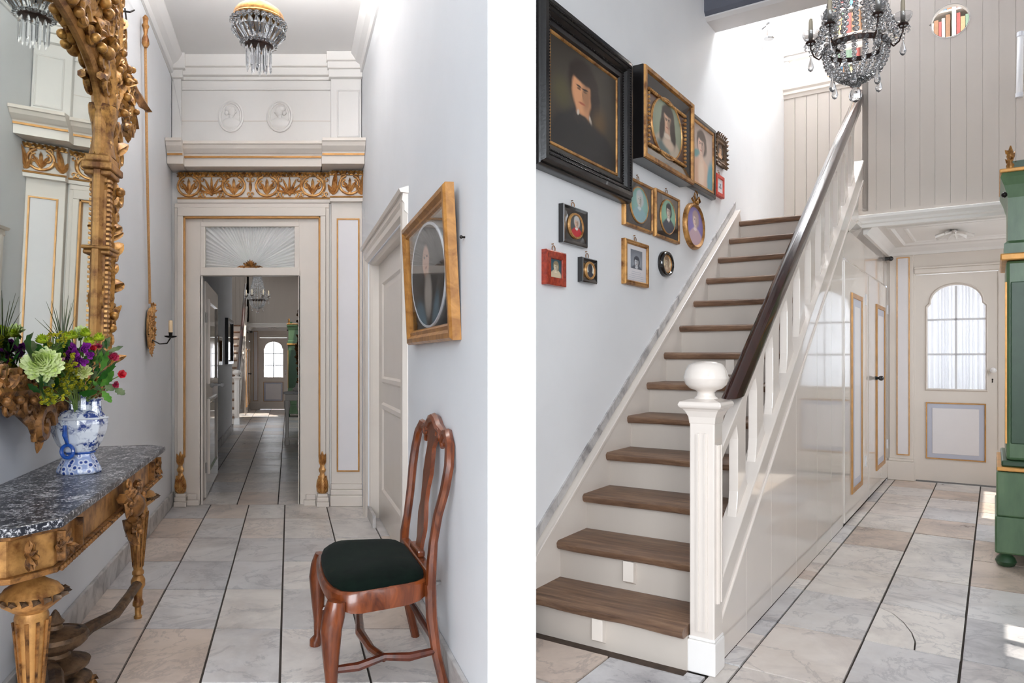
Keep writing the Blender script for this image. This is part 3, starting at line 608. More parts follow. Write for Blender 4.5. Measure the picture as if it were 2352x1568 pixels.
    for k in range(6):
        a, b = edges[k] + .003, edges[k + 1] - .003
        P('board', MB().prism([(a, .003), (b, .003), (b, nose(b) - .12), (a, nose(a) - .12)], 'x', PAN - .014, PAN), 'cream_gloss', pw, origin=(PAN, (a + b) / 2, .5))
    P('board', MB().prism([(6.25, 2.17), (6.25, nose(6.25) - .12), (7.05, 2.59), (7.37, 2.59), (7.37, 2.17)], 'x', PAN - .014, PAN), 'cream_gloss', pw)
    P('board', B(PAN - .014, PAN, 7.375, FAR, 2.17, 2.59), 'cream_gloss', pw)
    P('stile', B(PAN - .014, PAN + .006, 7.37, 7.57, .02, 2.16), 'cream_gloss', pw, bevel=.003)
    for nm, s0, s1, ps0, ps1, kz, ks in (('door_cupboard', 6.255, 7.365, 6.56, 7.13, None, None), ('door_cellar', 7.58, 9.02, 8.07, 8.73, 1.156, 8.03)):
        d = grp(nm + n0, ('tall cupboard door with a gold edged panel under the stairs' if kz is None else 'narrow door with black knob and gold edged panel beside the vestibule') + tagw, 'door', (PAN, (s0 + s1) / 2, 0)); d['kind'] = 'structure'
        P('door_leaf', B(PAN - .012, PAN + .012, s0, s1, .025, 2.145), 'cream_gloss', d, bevel=.004)
        z0, z1 = .21, 1.91
        def rim(u0, u1, x, lo=0): return [[(x_, ps0 + u, z0 + u), (x_, ps1 - u, z0 + u), (x_, ps1 - u, z1 - u), (x_, ps0 + u, z1 - u)] for u, x_ in ((u0, x), (u0 + .004, x + .012), (u1 - .004, x + .012), (u1, x))]
        P('gold_rim', MB().loft(rim(0, .045, PAN + .011), True, False, False), 'gold_line', d)
        P('blue_border', B(PAN + .01, PAN + .0145, ps0 + .045, ps1 - .045, z0 + .04, z1 - .04), 'panel_blue', d)
        P('panel', B(PAN + .01, PAN + .018, ps0 + .15, ps1 - .14, z0 + .11, z1 - .11), 'panel_white', d, bevel=.003)
        if kz:
            kb = P('knob', MB().tube([(PAN + .012, ks, kz), (PAN + .045, ks, kz)], [.022, .010], 10).ball((PAN + .062, ks, kz), .026, 12, 8), 'black_lacquer', d, smooth=True)
        else:
            P('paper_ornament', MB().frame(.10, .13, [(0, 0), (.012, -.004), (.024, 0)], 'ell', 12, c=(0, 0)), 'panel_blue', d, origin=(0, 0, 0)) if False else None
        m = MB()
        for z in (.35, 1.85): m.box(PAN + .008, PAN + .02, s1 - .03 if kz is None else s1 - .05, s1 - .005, z, z + .1)
        P('hinge', m, 'frame_white', d)
    P('door_stop', MB().tube([(PAN, 8.9, 2.46), (PAN + .05, 8.9, 2.46)], .02, 10).ball((PAN + .055, 8.9, 2.46), .028, 10, 6), 'black_lacquer', pw, smooth=True)
    # --- end wall with the glazed front door
    dl, dr = -.727, .03
    fw = st('wall_front' + n0, MB().box(PAN, dl, FAR, FAR + .12, 0, 2.6).box(dr, .95, FAR, FAR + .12, 0, 2.6).box(dl, dr, FAR, FAR + .12, 2.28, 2.6), 'cream', 'cream panelled wall around the glazed front door' + tagw)
    P('pilaster', MB().box(PAN + .03, dl - .02, FAR - .025, FAR, .24, 2.5), 'cream', fw, bevel=.004)
    P('pilaster_panel', B(-.905, -.788, FAR - .031, FAR - .02, .29, 2.47), 'panel_white', fw)
    P('gold_rim', MB().frame(.128, 2.2, [(0, FAR - .025), (0, FAR - .036), (.010, FAR - .036), (.012, FAR - .025)], c=(-.846, 1.38)), 'gold_line', fw)
    P('plinth', MB().box(PAN + .01, dl - .01, FAR - .05, FAR, 0, .21).box(PAN + .02, dl - .015, FAR - .035, FAR, .21, .24), 'cream', fw, bevel=.006)
    P('door_head', MB().box(dl - .01, .9, FAR - .02, FAR, 2.29, 2.34).box(dl - .01, .9, FAR - .035, FAR, 2.34, 2.36), 'cream', fw, bevel=.004)
    fd = grp('door_front' + n0, 'cream front door with an arched six pane window' + tagw, 'door', ((dl + dr) / 2, FAR, 0)); fd['kind'] = 'structure'
    wl, wr_, wb, wt = -.613, -.082, 1.026, 2.15; wm = (wl + wr_) / 2
    def arch(ins, n=14):    # shouldered arch of the glazed opening
        l_, r_, b_, t_ = wl + ins, wr_ - ins, wb + ins, wt - ins; sh = 1.915; hw_ = (r_ - l_) / 2; pts = [(l_, b_), (r_, b_), (r_, sh), (r_ - .03, sh + .035)]
        for i in range(n + 1):
            t = i / n * pi; pts.append((wm + (hw_ - .03) * cos(t) * (1 if 0 < i < n else 1), sh + .035 + (t_ - sh - .035) * sin(t) ** .9 if 0 < i < n else sh + .045))
        pts += [(l_ + .03, sh + .035), (l_, sh)]; return pts
    A = arch(0); N = len(A)
    outer = []
    for (x, z) in A:      # matching points on the door's outline
        outer.append((x, z))
    y0, y1 = FAR + .01, FAR + .055
    m = MB().box(dl, dr, y0, y1, .015, wb).box(dl, wl, y0, y1, wb, 2.275).box(wr_, dr, y0, y1, wb, 2.275)
    top = [p for p in A[2:]]                                   # right shoulder over the arch to the left shoulder
    for i in range(len(top) - 1):
        (xa, za), (xb, zb) = top[i], top[i + 1]
        if abs(xa - xb) > 1e-5: m.add([(xa, y0, za), (xb, y0, zb), (xb, y0, 2.275), (xa, y0, 2.275), (xa, y1, za), (xb, y1, zb), (xb, y1, 2.275), (xa, y1, 2.275)],
                                      [(0, 1, 2, 3), (7, 6, 5, 4), (0, 4, 5, 1), (2, 6, 7, 3)])
    P('door_leaf', m, 'cream', fd)
    P('window_beading', MB().loft([[(x + (wm - x) * u, y, z + (1.6 - z) * u * .5) for x, z in A] for u, y in ((0, y0), (-.02, y0 - .004), (-.045, y0 - .014), (-.075, y0 - .008), (-.085, y0))], True, False, False), 'cream', fd, smooth=True)
    P('muntin', B(wm - .012, wm + .012, y0 + .005, y0 + .03, wb, wt - .01), 'frame_white', fd)
    for z in (1.40, 1.777): P('muntin', B(wl, wr_, y0 + .005, y0 + .03, z - .011, z + .011), 'frame_white', fd)
    zz = [wb, 1.40, 1.777, wt - .012]
    for i in range(3):
        for x0, x1 in ((wl + .002, wm - .012), (wm + .012, wr_ - .002)):
            if i < 2: P('pane', B(x0, x1, y0 + .014, y0 + .018, zz[i] + .011, zz[i + 1] - .011), 'clear_glass', fd)
            else:
                pts = [(x, z) for x, z in A if x0 - 1e-6 <= x <= x1 + 1e-6 and z > 1.8]
                pts = ([(x0, zz[2] + .011), (x1, zz[2] + .011)] + pts + [(x0 if x1 < wm + .001 else x0, max(z for x, z in pts) if x0 > wm else 1.9)]) if x0 > wm else ([(x0, zz[2] + .011), (x1, zz[2] + .011), (x1, max(z for x, z in pts))] + pts)
                P('pane', MB().prism(pts, 'y', y0 + .014, y0 + .018), 'clear_glass', fd)
    m = MB(); n = 90
    rows_ = [[(wl - .03 + (wr_ - wl + .06) * i / n, y1 + .05 + .032 * sin(i * 1.05 + 2 * sin(i * .21)) + .006 * sin(i * 3.1), z) for i in range(n + 1)] for z in (wb - .02, 1.3, 1.7, wt + .02)]
    m.loft(rows_, False, False, False); P('net_curtain', m, 'net_curtain', fd, smooth='all')
    pa = (-.63, -.076, .256, .876)
    P('gold_rim', MB().frame(pa[1] - pa[0], pa[3] - pa[2], [(0, y0), (.002, y0 - .012), (.013, y0 - .012), (.016, y0)], c=((pa[0] + pa[1]) / 2, (pa[2] + pa[3]) / 2)), 'gold_line', fd)
    P('blue_border', B(pa[0] + .014, pa[1] - .014, y0 - .004, y0, pa[2] + .014, pa[3] - .014), 'panel_blue', fd)
    P('panel', B(pa[0] + .062, pa[1] - .062, y0 - .009, y0, pa[2] + .062, pa[3] - .062), 'panel_white', fd, bevel=.003)
    P('knob', MB().tube([(-.013, y0, 1.23), (-.013, y0 - .03, 1.23)], [.026, .012], 12).ball((-.013, y0 - .045, 1.23), .03, 12, 8, (1, .7, 1)), 'white_porcelain', fd, smooth=True)
    P('keyhole', MB().ball((-.02, y0, 1.135), .008, 8, 4).box(-.024, -.016, y0 - .004, y0, 1.10, 1.135), 'iron', fd)
    # --- staircase
    sc = grp('staircase' + n0, 'steep staircase with worn oak treads and cream risers' + tagw, 'staircase', (-1.48, 2.95, 0))
    for k in range(1, 14):
        s = S0 + k * GO; z = k * RI; m = MB(); rr = random.Random(k); w0, w1 = LWALL + .045, (-1.05 if k > 1 else -1.102); rings = []
        for i in range(9):
            l = w0 + (w1 - w0) * i / 8; wv = .006 * sin(i * 1.3 + k) + rr.uniform(-.004, .004); e = s - .012 + wv; zt = z - (.004 * sin(pi * i / 8)) - abs(rr.uniform(0, .003))
            rings.append([(l, e + .012, z - .047), (l, e, z - .036), (l, e - .004, z - .014), (l, e + .012, zt), (l, s + GO + .03, z), (l, s + GO + .03, z - .045)])
        m.loft(rings); P('tread', m, 'tread_oak', sc, smooth=True)
        P('riser', B(w0, w1, s + .035, s + .052, z - RI - .002, z - .045), 'cream_board', sc)
    for l, s in ((-1.52, 1), (-1.13, 2), (-1.50, 2), (-1.45, 7), (-1.2, 9)):
        s_ = S0 + s * GO; P('riser_block', MB().prism([(s_ + .04, (s - 1) * RI + .03), (s_ - .0, (s - 1) * RI + .05), (s_ + .0, s * RI - .05), (s_ + .04, s * RI - .05)], 'x', l - .028, l + .028), 'cream', sc, bevel=.002)
    P('wall_string', MB().prism([(3.02, 0), (3.02, nose(3.02) + .11), (S0 + 13 * GO, nose(S0 + 13 * GO) + .10), (S0 + 13 * GO + .05, 13 * RI + .02), (S0 + 13 * GO + .05, 2.4), (3.3, 0)], 'x', LWALL, LWALL + .045), 'cream', sc, bevel=.004)
    P('string_moulding', MB().prism([(3.02, nose(3.02) + .085), (3.02, nose(3.02) + .112), (S0 + 13 * GO, 13 * RI + .102), (S0 + 13 * GO, 13 * RI + .075)], 'x', LWALL + .04, LWALL + .054), 'cream', sc, bevel=.003)
    s = 3.02; k = 0
    while s < S0 + 13 * GO - .05:
        e = min(s + (.37 if k % 3 else .28), S0 + 13 * GO); k += 1
        P('marble_strip', MB().prism([(s + .002, nose(s) + .118), (s + .002, nose(s) + .178), (e - .002, nose(e) + .178), (e - .002, nose(e) + .118)], 'x', LWALL, LWALL + .012), 'marble_skirting', sc); s = e
    # --- balustrade
    rl = grp('stair_railing' + n0, 'white balustrade with dark polished handrail and ball topped newel post' + tagw, 'railing', (-1.04, 3.04, 0))
    b0, b1 = 3.1, 7.18
    P('string_board', MB().prism([(b0, nose(b0) - .11), (b0, nose(b0) + .085), (b1, nose(b1) + .085), (b1, nose(b1) - .11)], 'x', PAN - .065, PAN + .012), 'cream_gloss', rl, bevel=.004)
    P('string_cap', MB().prism([(b0, nose(b0) + .06), (b0, nose(b0) + .09), (b1, nose(b1) + .09), (b1, nose(b1) + .06)], 'x', PAN - .07, PAN + .024), 'cream_gloss', rl, bevel=.006)
    P('string_bead', MB().prism([(b0, nose(b0) - .12), (b0, nose(b0) - .09), (b1, nose(b1) - .09), (b1, nose(b1) - .12)], 'x', PAN - .05, PAN + .022), 'cream_gloss', rl, bevel=.006)
    q0, q1 = 3.33, 7.33; cx_ = -1.04; rings = []
    for s in (q0, 4.5, 6.0, q1 - .04, q1):
        k = .8 if s == q1 else 1; sh = 1.7 if s == q0 else 0      # the foot of the rail is cut level
        rings.append([(cx_ + x * k, s + (.10 - y) * sh, nose(s + (.10 - y) * sh) + .60 + y * k) for x, y in ((-.028, -.02), (-.036, .01), (-.043, .02), (-.043, .055), (-.034, .085), (-.012, .10), (.012, .10), (.034, .085), (.043, .055), (.043, .02), (.036, .01), (.028, -.02))])
    P('handrail', MB().loft(rings), 'walnut_rail', rl, smooth=True)
    P('rail_underside', MB().prism([(3.1, nose(3.1) + .53), (3.1, nose(3.1) + .585), (q1 - .1, nose(q1 - .1) + .585), (q1 - .1, nose(q1 - .1) + .53)], 'x', cx_ - .025, cx_ + .025), 'cream_gloss', rl, bevel=.004)
    s = 3.50; sl_ = RI / GO
    while s < 7.1:
        hb, ht = .085, .535; hw_ = .064; L = .10; m = MB(); pts = []
        def zz_(ds, z): return nose(s) + ds * sl_ + z
        # fretted plank: the ends flare so that the slots between planks finish round
        for ds, z in ((-.10, hb), (.10, hb), (.082, hb + .03), (.072, hb + .065), (hw_, hb + .10), (hw_, ht - .10), (.072, ht - .065), (.082, ht - .03), (.10, ht), (-.10, ht), (-.082, ht - .03), (-.072, ht - .065), (-hw_, ht - .10), (-hw_, hb + .10), (-.072, hb + .065), (-.082, hb + .03)):
            pts.append((s + ds, zz_(ds, z)))
        P('baluster', m.prism(pts, 'x', cx_ - .022, cx_ + .022), 'cream_gloss', rl, bevel=.003)
        s += .328
    # newel
    nl, ns = -1.042, 3.05; m = MB(); hw_ = .055
    nw = P('newel_post', MB().box(nl - hw_, nl + hw_, ns - hw_, ns + hw_, .15, 1.10), 'cream_gloss', rl, bevel=.006)
    P('newel_base', MB().box(nl - .062, nl + .062, ns - .066, ns + .066, 0, .14).box(nl - .059, nl + .059, ns - .06, ns + .06, .14, .155), 'white_paint', rl, bevel=.006)
    m = MB().box(nl - .026, nl + .026, ns - hw_ - .006, ns - hw_, .18, 1.03).box(nl - .018, nl - .012, ns - hw_ - .011, ns - hw_, .18, 1.03).box(nl + .012, nl + .018, ns - hw_ - .011, ns - hw_, .18, 1.03)
    m.box(nl + hw_, nl + hw_ + .006, ns - .026, ns + .026, .3, .98).box(nl + hw_, nl + hw_ + .011, ns - .02, ns - .013, .3, .98).box(nl + hw_, nl + hw_ + .011, ns + .013, ns + .02, .3, .98)
    P('newel_panel', m, 'cream_gloss', rl)
    P('newel_cap', MB().loft([[(nl - h, ns - h, z), (nl + h, ns - h, z), (nl + h, ns + h, z), (nl - h, ns + h, z)] for h, z in ((.056, 1.07), (.06, 1.10), (.072, 1.125), (.08, 1.135), (.09, 1.14), (.096, 1.152), (.09, 1.166), (.05, 1.178))]), 'cream_gloss', rl, bevel=.004)
    P('ball_finial', MB().lathe([(.052, 1.172), (.05, 1.182), (.04, 1.19), (.037, 1.205), (.045, 1.213), (.07, 1.222), (.088, 1.24), (.0945, 1.262), (.096, 1.268), (.0945, 1.273), (.088, 1.30), (.075, 1.324), (.05, 1.337), (.002, 1.342)], 28, (nl, ns, 0)), 'white_porcelain' if False else 'cream_gloss', rl, smooth='all')
    # --- green cabinet
    cb = grp('painted_cabinet' + n0, ('tall green painted cabinet with gilt edges standing near the front door' if not far else 'dark green cabinet in the far hall') + tagw, 'cabinet', (.4, 5.95, 0))
    c0, c1, x0, x1 = 5.60, 6.5, .0, .82
    def slab(ins, z0, z1, m=None, e=0): return (m or MB()).box(x0 + ins, x1, c0 + ins, c1 - ins, z0, z1)
    P('plinth', slab(0, .09, .33), 'green_paint', cb, bevel=.012); P('lower_body', slab(.008, .33, .62), 'green_paint', cb, bevel=.01)
    P('gilt_ledge', MB().box(x0 + .01, x1, c0 - .005, c1, .625, .65), 'cabinet_gold', cb, bevel=.006)
    P('ledge_moulding', slab(.035, .65, .69), 'green_dark', cb, bevel=.01); P('upper_body', slab(.06, .69, 1.99), 'green_paint', cb, bevel=.02)
    P('side_panel', MB().box(x0 + .085, x1 - .1, c0 + .05, c0 + .061, .80, 1.85), 'green_dark', cb, bevel=.006)
    P('corner_strip', MB().box(x0 + .055, x0 + .066, c0 + .05, c0 + .062, .8, 1.85), 'cabinet_gold', cb)
    P('gilt_cornice', slab(.03, 1.99, 2.035), 'cabinet_gold', cb, bevel=.008)
    P('cornice', MB().loft([[(x0 + i, c0 + i, z), (x1, c0 + i, z), (x1, c1 - i, z), (x0 + i, c1 - i, z)] for i, z in ((.05, 2.035), (.05, 2.10), (.07, 2.12), (.07, 2.40), (.05, 2.48), (.03, 2.53), (.04, 2.56))]), 'green_paint', cb)
    P('gilt_cornice', slab(.025, 2.56, 2.585), 'cabinet_gold', cb, bevel=.006)
    for l, s in ((.06, c0 + .06), (.8, c0 + .06), (.06, c1 - .06), (.8, c1 - .06)): P('bun_foot', MB().lathe([(.03, 0), (.05, .012), (.06, .035), (.05, .06), (.035, .075), (.045, .095)], 14, (l, s, 0)), 'green_dark', cb, smooth=True)
    P('finial_block', MB().cbox(.13, c0 + .1, 2.61, .07, .07, .05), 'green_dark', cb)
    m = MB().lathe([(.02, 2.585), (.026, 2.61), (.014, 2.64), (.024, 2.67), (.016, 2.70), (.004, 2.74)], 10, (.085, c0 + .08, 0))
    for k in range(5): m.leaf((.085, c0 + .08, 2.60 + .02 * k), (cos(k * 2.4), sin(k * 2.4), 1), (0, -1, 0), .05, .025, .3, .3, 4)
    P('gilt_finial', m, 'gilt', cb, smooth=True)
    P('latch', MB().tube([(.05, c0, 2.40), (.05, c0 - .04, 2.40)], .012, 8).ball((.05, c0 - .05, 2.40), .018, 8, 5), 'iron', cb, smooth=True)

stair_hall(RM, False, '', '')
stair_hall(FM, True, ' seen through the open doorway', '_beyond')

# --- stair hall floor tiles
rws = [1.9, 2.53, 3.16, 3.79, 4.42, 5.05, 5.70, 6.34, 6.97, 7.52, 8.05, 8.55, FAR]
cls = [-1.014, -.925, -.523, -.125, .27, .67, .9]
for i in range(len(rws) - 1):
    for j in range(6):
        o = .05 if j == 2 and i % 2 else 0
        if i == 3 and j == 2: continue
        if j == 0 and rws[i] < 2.4: continue
        if j == 0:
            k0 = rws[i]; cut = [k0, k0 + .22, k0 + .42, rws[i + 1]] if i in (2, 4) else [k0, rws[i + 1]]
            for q in range(len(cut) - 1): tile(RM, cls[0], cls[1], cut[q], cut[q + 1])
        else: tile(RM, cls[j], cls[j + 1], rws[i], rws[i + 1])
cr = [(-.515, 4.33), (-.45, 4.27), (-.39, 4.16), (-.34, 4.02), (-.315, 3.90), (-.31, 3.796)]
MB().prism([(-.519, 3.794)] + [(x - .003, y) for x, y in reversed(cr)] + [], 'z', -.03, .0005).build('tile', 'marble', floor, RM, origin=(-.45, 4.0, 0))
MB().prism([(-.129, 3.794), (-.129, 4.416), (-.519, 4.416), (-.519, 4.34)] + [(x + .004, y) for x, y in cr], 'z', -.03, 0).build('tile', 'marble', floor, RM, origin=(-.3, 4.1, 0))
for s0 in (1.3, 1.93, 2.56):
    for l0, l1 in ((-1.95, -1.45), (-1.45, -1.016)): tile(RM, l0, l1, s0, min(s0 + .63, 2.98) if s0 > 2 else s0 + .63)
B(LWALL, -1.1, 2.93, 3.0, -.02, .002).build('riser_gap_strip', 'gap_dark', floor, RM)  # dark strip, the shaded gap under the first riser put in as colour

# ================================================================== ENTRANCE CORRIDOR: things
QL = sqrt(1 + KS * KS)                                   # length along the corridor walls per unit of depth
rnd = random.Random(11)
def acanthus(m, path, W, r, n=None, up=(0, -1, 0), dens=1.0):
    """a carved stem with curling leaves to both sides"""
    P_ = [Vector(p) for p in path]; U = Vector(up); m.tube(P_, [W * .22] * len(P_), 6)
    for i in range(len(P_) - 1):
        t = (P_[i + 1] - P_[i]); k = max(1, int(t.length / (W * .36) * dens)); t.normalize(); s = t.cross(U).normalized()
        for j in range(k):
            p = P_[i].lerp(P_[i + 1], (j + r.random() * .6) / k)
            for sg in (-1, 1):
                d = t * r.uniform(.3, .9) + s * sg * r.uniform(.5, 1.0) + U * r.uniform(.0, .35)
                m.lobe(p, d, U, W * r.uniform(.45, .8), W * r.uniform(.28, .42), r.uniform(-.3, .4))
                if r.random() < .55: m.scroll(p + s * sg * r.uniform(.3, .6) * W + U * W * .12, W * r.uniform(.2, .34), 1.15, W * .09, 12, (tuple(t), tuple(s)), r.uniform(0, 6), sg)
            if r.random() < .4: m.ball(p + U * W * .28 + s * r.uniform(-.3, .3) * W, W * .13, 8, 5)
    return m

# ---- gilt mirror
SMc, HW = 2.39, 1.152
mir = thing('wall_mirror', 'large arched mirror in a carved gilt frame above the marble topped table', 'mirror', LM(WL + .035, SMc, 1.08), YAW_L - .05, tilt=.022, scale=.9)
def arch_pts(u, n=24):
    h = HW + u; zs = 1.55; pts = [(h, .26 - u)]
    pts += [(h, .26 + (zs - .26) * k / 6) for k in range(1, 6)]
    for i in range(n + 1):
        t = pi * i / n; c, s = cos(t), sin(t); pts.append((h * (abs(c) ** .62) * (1 if c > 0 else -1), zs + (.36 + u) * s ** .8))
    pts += [(-h, .26 + (zs - .26) * k / 6) for k in range(5, 0, -1)] + [(-h, .26 - u)]; return pts
MB().prism(arch_pts(.01), 'y', -.055, -.04).build('mirror_plate', 'mirror_glass', mir)
MB().prism(arch_pts(.10), 'y', -.035, -.012).build('back_board', 'gilt_worn', mir)
prof = [(-.005, -.05), (-.005, -.07), (.02, -.085), (.035, -.07), (.045, -.09), (.105, -.10), (.12, -.075), (.135, -.08), (.15, -.05), (.15, -.01)]
rings = [[(x, y, z) for x, z in arch_pts(u)] for u, y in prof]; m = MB(); m.loft(rings, True, False, False); m.build('moulding', 'gilt_wood', mir, smooth=True)
m = MB(); k = 0
for z in [.3 + .026 * i for i in range(46)]: m.cbox(HW + .075, -.098, z, .05, .016, .013); m.cbox(-HW - .075, -.098, z, .05, .016, .013)
m.build('bead_row', 'gilt_light', mir, kind='stuff')
for z0, z1, w_ in ((.24, .62, .19), (.58, .95, .22), (.92, 1.22, .18), (1.2, 1.62, .22)):
    m = acanthus(MB(), [(HW + .19 + .02 * sin(z * 9), -.05, z0 + (z1 - z0) * i / 4) for i, z in enumerate([0, .1, .2, .3, .4])], w_, rnd); m.build('carving', 'gilt', mir, smooth=True)
MB().box(HW + .0, HW + .17, -.12, -.02, 1.28, 1.31).box(HW - .02, HW + .2, -.13, -.02, 1.31, 1.35).box(HW - .01, HW + .17, -.115, -.02, 1.35, 1.39).build('capital', 'gilt_wood', mir, bevel=.008)
MB().box(HW + .01, HW + .16, -.12, -.02, .86, .885).box(HW - .01, HW + .19, -.125, -.02, .885, .905).build('stile_ring', 'gilt_wood', mir, bevel=.008)
m = MB().lathe([(.09, 1.39), (.075, 1.43), (.06, 1.5), (.07, 1.56), (.095, 1.62), (.10, 1.66)], 10, (HW + .08, -.07, 0), 1, .55); m.build('baluster_turning', 'gilt', mir, smooth=True)
top = [[(HW + .12, -.06, 1.6), (HW + .2, -.07, 1.75), (HW + .3, -.07, 1.85), (HW + .36, -.06, 1.98)], [(HW + .08, -.06, 1.68), (HW + .05, -.07, 1.85), (HW - .05, -.07, 1.97), (HW - .22, -.07, 2.02), (HW - .45, -.08, 2.08), (HW - .8, -.08, 2.16)],
       [(HW + .36, -.06, 2.05), (HW + .42, -.08, 1.9), (HW + .44, -.08, 1.74), (HW + .40, -.07, 1.62)], [(HW + .14, -.06, 1.8), (HW + .2, -.07, 2.0), (HW + .22, -.07, 2.2), (HW + .1, -.07, 2.4)], [(HW - .1, -.06, 2.1), (HW + .04, -.07, 2.22), (HW + .02, -.07, 2.4)]]
for p, w_ in zip(top, (.19, .24, .15, .17, .17)): acanthus(MB(), p, w_, rnd).build('carving', 'gilt', mir, smooth=True)
m = MB().leaf((HW + .45, -.07, 1.98), (.75, -.2, -.55), (0, -1, 0), .26, .12, .1, .2).leaf((HW + .45, -.07, 1.9), (.5, -.2, -.75), (0, -1, 0), .24, .09, -.1, .2); m.build('wing', 'gilt_dark', mir, smooth=True)
for k in range(7): MB().ball((HW - .16 - .09 * k + rnd.uniform(-.03, .03), -.11 + rnd.uniform(-.03, .03), 1.86 + .02 * k + rnd.uniform(-.04, .04)), rnd.uniform(.022, .038), 10, 7).build('carved_fruit', 'gilt', mir, smooth=True)
bot = [[(HW - 1.25, -.09, .18), (HW - 1.0, -.09, .18), (HW - .8, -.08, .15), (HW - .5, -.07, .13)], [(HW - .45, -.08, .17), (HW - .2, -.08, .17), (HW + .06, -.08, .2)], [(HW - 1.1, -.07, .17), (HW - .9, -.08, .22), (HW - .75, -.08, .14), (HW - .6, -.08, .16)], [(HW - 1.0, -.07, .12), (HW - .85, -.08, .04), (HW - .75, -.08, -.02)], [(HW - .75, -.08, .22), (HW - .62, -.08, .25), (HW - .5, -.08, .12), (HW - .56, -.07, .04)], [(HW - .42, -.07, .22), (HW - .2, -.07, .18), (HW + .05, -.07, .2), (HW + .14, -.07, .3)],
       [(HW - .62, -.08, .07), (HW - .48, -.09, .13), (HW - .36, -.08, .16)]]
for p, w_ in zip(bot, (.14, .13, .13, .13, .14, .12, .13)): acanthus(MB(), p, w_, rnd).build('carving', 'gilt_dark', mir, smooth=True)
m = MB().ball((HW - .63, -.05, .22), .06, 12, 8, (1.2, .5, .8)).ball((HW - .52, -.06, .20), .05, 10, 6, (1, .6, 1)).scroll((HW - .8, -.1, .02), .09, 1.3, .03, 18).scroll((HW - .5, -.1, .08), .08, 1.2, .028, 18, a0=2)
m.build('carved_mask', 'gilt_dark', mir, smooth=True)

# ---- console table
con = thing('console_table', 'gilt console table with a black veined marble top', 'console table', LM(WL, 2.86, 0), YAW_L)
hl, dp, TZ = .99, .385, .88
ch = lambda e, d: [(-hl - e, 0), (-hl - e, -d + .09), (-hl - e + .10, -d), (hl + e - .10, -d), (hl + e, -d + .09), (hl + e, 0)]
MB().prism(ch(.02, dp + .015), 'z', TZ - .028, TZ).build('marble_top', 'black_marble', con, bevel=.006)
MB().prism(ch(-.015, dp - .02), 'z', TZ - .15, TZ - .04).build('apron', 'gilt_wood', con, bevel=.004)
MB().prism(ch(-.002, dp - .006), 'z', TZ - .042, TZ - .028).build('apron_moulding', 'gilt_dark', con, bevel=.004)
m = MB().prism(ch(-.002, dp - .006), 'z', TZ - .165, TZ - .148); n = 60
for k in range(n): m.ball((-hl + .12 + (2 * hl - .24) * k / (n - 1), -dp - .0, TZ - .157), .009, 6, 4)
m.build('apron_beading', 'gilt_dark', con, bevel=.003, kind='stuff')
for x in (-hl + .24, hl - .24):
    for q in (-.095, .095): MB().box(x + q - .005, x + q + .005, -dp - .004, -dp + .02, TZ - .14, TZ - .05).build('apron_border', 'gilt_dark', con)
for x, sg in ((-hl + .18, 1), (hl - .18, -1)):
    m = MB()
    for k in range(14): m.lobe((x + .025 * (k % 5 - 2), -dp + .015, TZ - .1), (rnd.uniform(-1, 1), -.1, rnd.uniform(-.6, .6)), (0, -1, 0), .045, .022, .1)
    m.build('apron_rosette', 'gilt_dark', con, smooth=True)
m = MB()      # rosette on the chamfered near end
for k in range(8):
    t = 2 * pi * k / 8; m.lobe((-hl + .035, -dp + .06, TZ - .095), (-.6 * cos(t) - .3, -.6 * cos(t) * .9 - .3, sin(t)), (-.7, -.7, 0), .045, .024, .1)
m.build('corner_rosette', 'gilt_dark', con, smooth=True)
m = MB()
acanthus(m, [(-.12, -dp - .01, TZ - .09), (0, -dp - .03, TZ - .14), (.06, -dp - .03, TZ - .2), (.0, -dp - .02, TZ - .27)], .1, rnd); acanthus(m, [(.2, -dp - .01, TZ - .08), (.08, -dp - .03, TZ - .13), (-.02, -dp - .03, TZ - .2)], .09, rnd)
m.ball((0, -dp - .04, TZ - .14), .05, 10, 6, (1.2, .7, 1)).leaf((0, -dp, TZ - .2), (0, -.1, -1), (0, -1, 0), .12, .07, .2, .3)
m.build('carved_apron_drop', 'gilt_dark', con, smooth=True)
LEGS = ((-hl + .19, -dp + .10), (hl - .18, -dp + .10))
for lx, ly in LEGS:
    lg = MB().lathe([(.028, TZ - .165), (.026, TZ - .19), (.04, TZ - .205), (.072, TZ - .225), (.085, TZ - .245), (.08, TZ - .27), (.055, TZ - .29), (.042, TZ - .30), (.046, TZ - .315), (.022, .26), (.021, .255), (.028, .245), (.028, .232), (.022, .225), (.034, .2), (.034, .17), (.022, .15), (.02, .10), (.026, .085), (.026, .07), (.016, .06), (.014, .02), (.02, .012), (.018, 0)], 20, (lx, ly, 0)).build('leg', 'gilt_wood', con, smooth=True)
    m = MB()
    for k in range(10):
        t = 2 * pi * k / 10; c_, s_ = cos(t), sin(t); m.tube([(lx + .046 * c_, ly + .046 * s_, TZ - .325), (lx + .024 * c_, ly + .024 * s_, .27)], [.006, .003], 4)
    m.build('fluting', 'gilt_dark', lg, kind='stuff')
    m = MB()
    for k in range(18):
        t = 2 * pi * k / 18; m.leaf((lx + .07 * cos(t), ly + .07 * sin(t), TZ - .262), (cos(t) - .5 * sin(t), sin(t) + .5 * cos(t), .9), (cos(t), sin(t), 0), .035, .028, .2, .4, 3)
    m.build('leaf_collar', 'gilt_worn', lg, smooth=True)
ux, uy = -.04, -.14
for lx, ly in LEGS:
    q = 1 if lx > 0 else -1
    m = MB().tube([(lx, ly, .185), (lx * .8, ly + .01, .17), (lx * .55, ly + .03, .15), (lx * .3, (ly + uy) / 2 + .02, .165), (ux + q * .09, uy, .15)], [.026, .024, .026, .03, .034], 8, sq=(1, .9)); m.build('stretcher', 'gilt_worn', con, smooth=True)
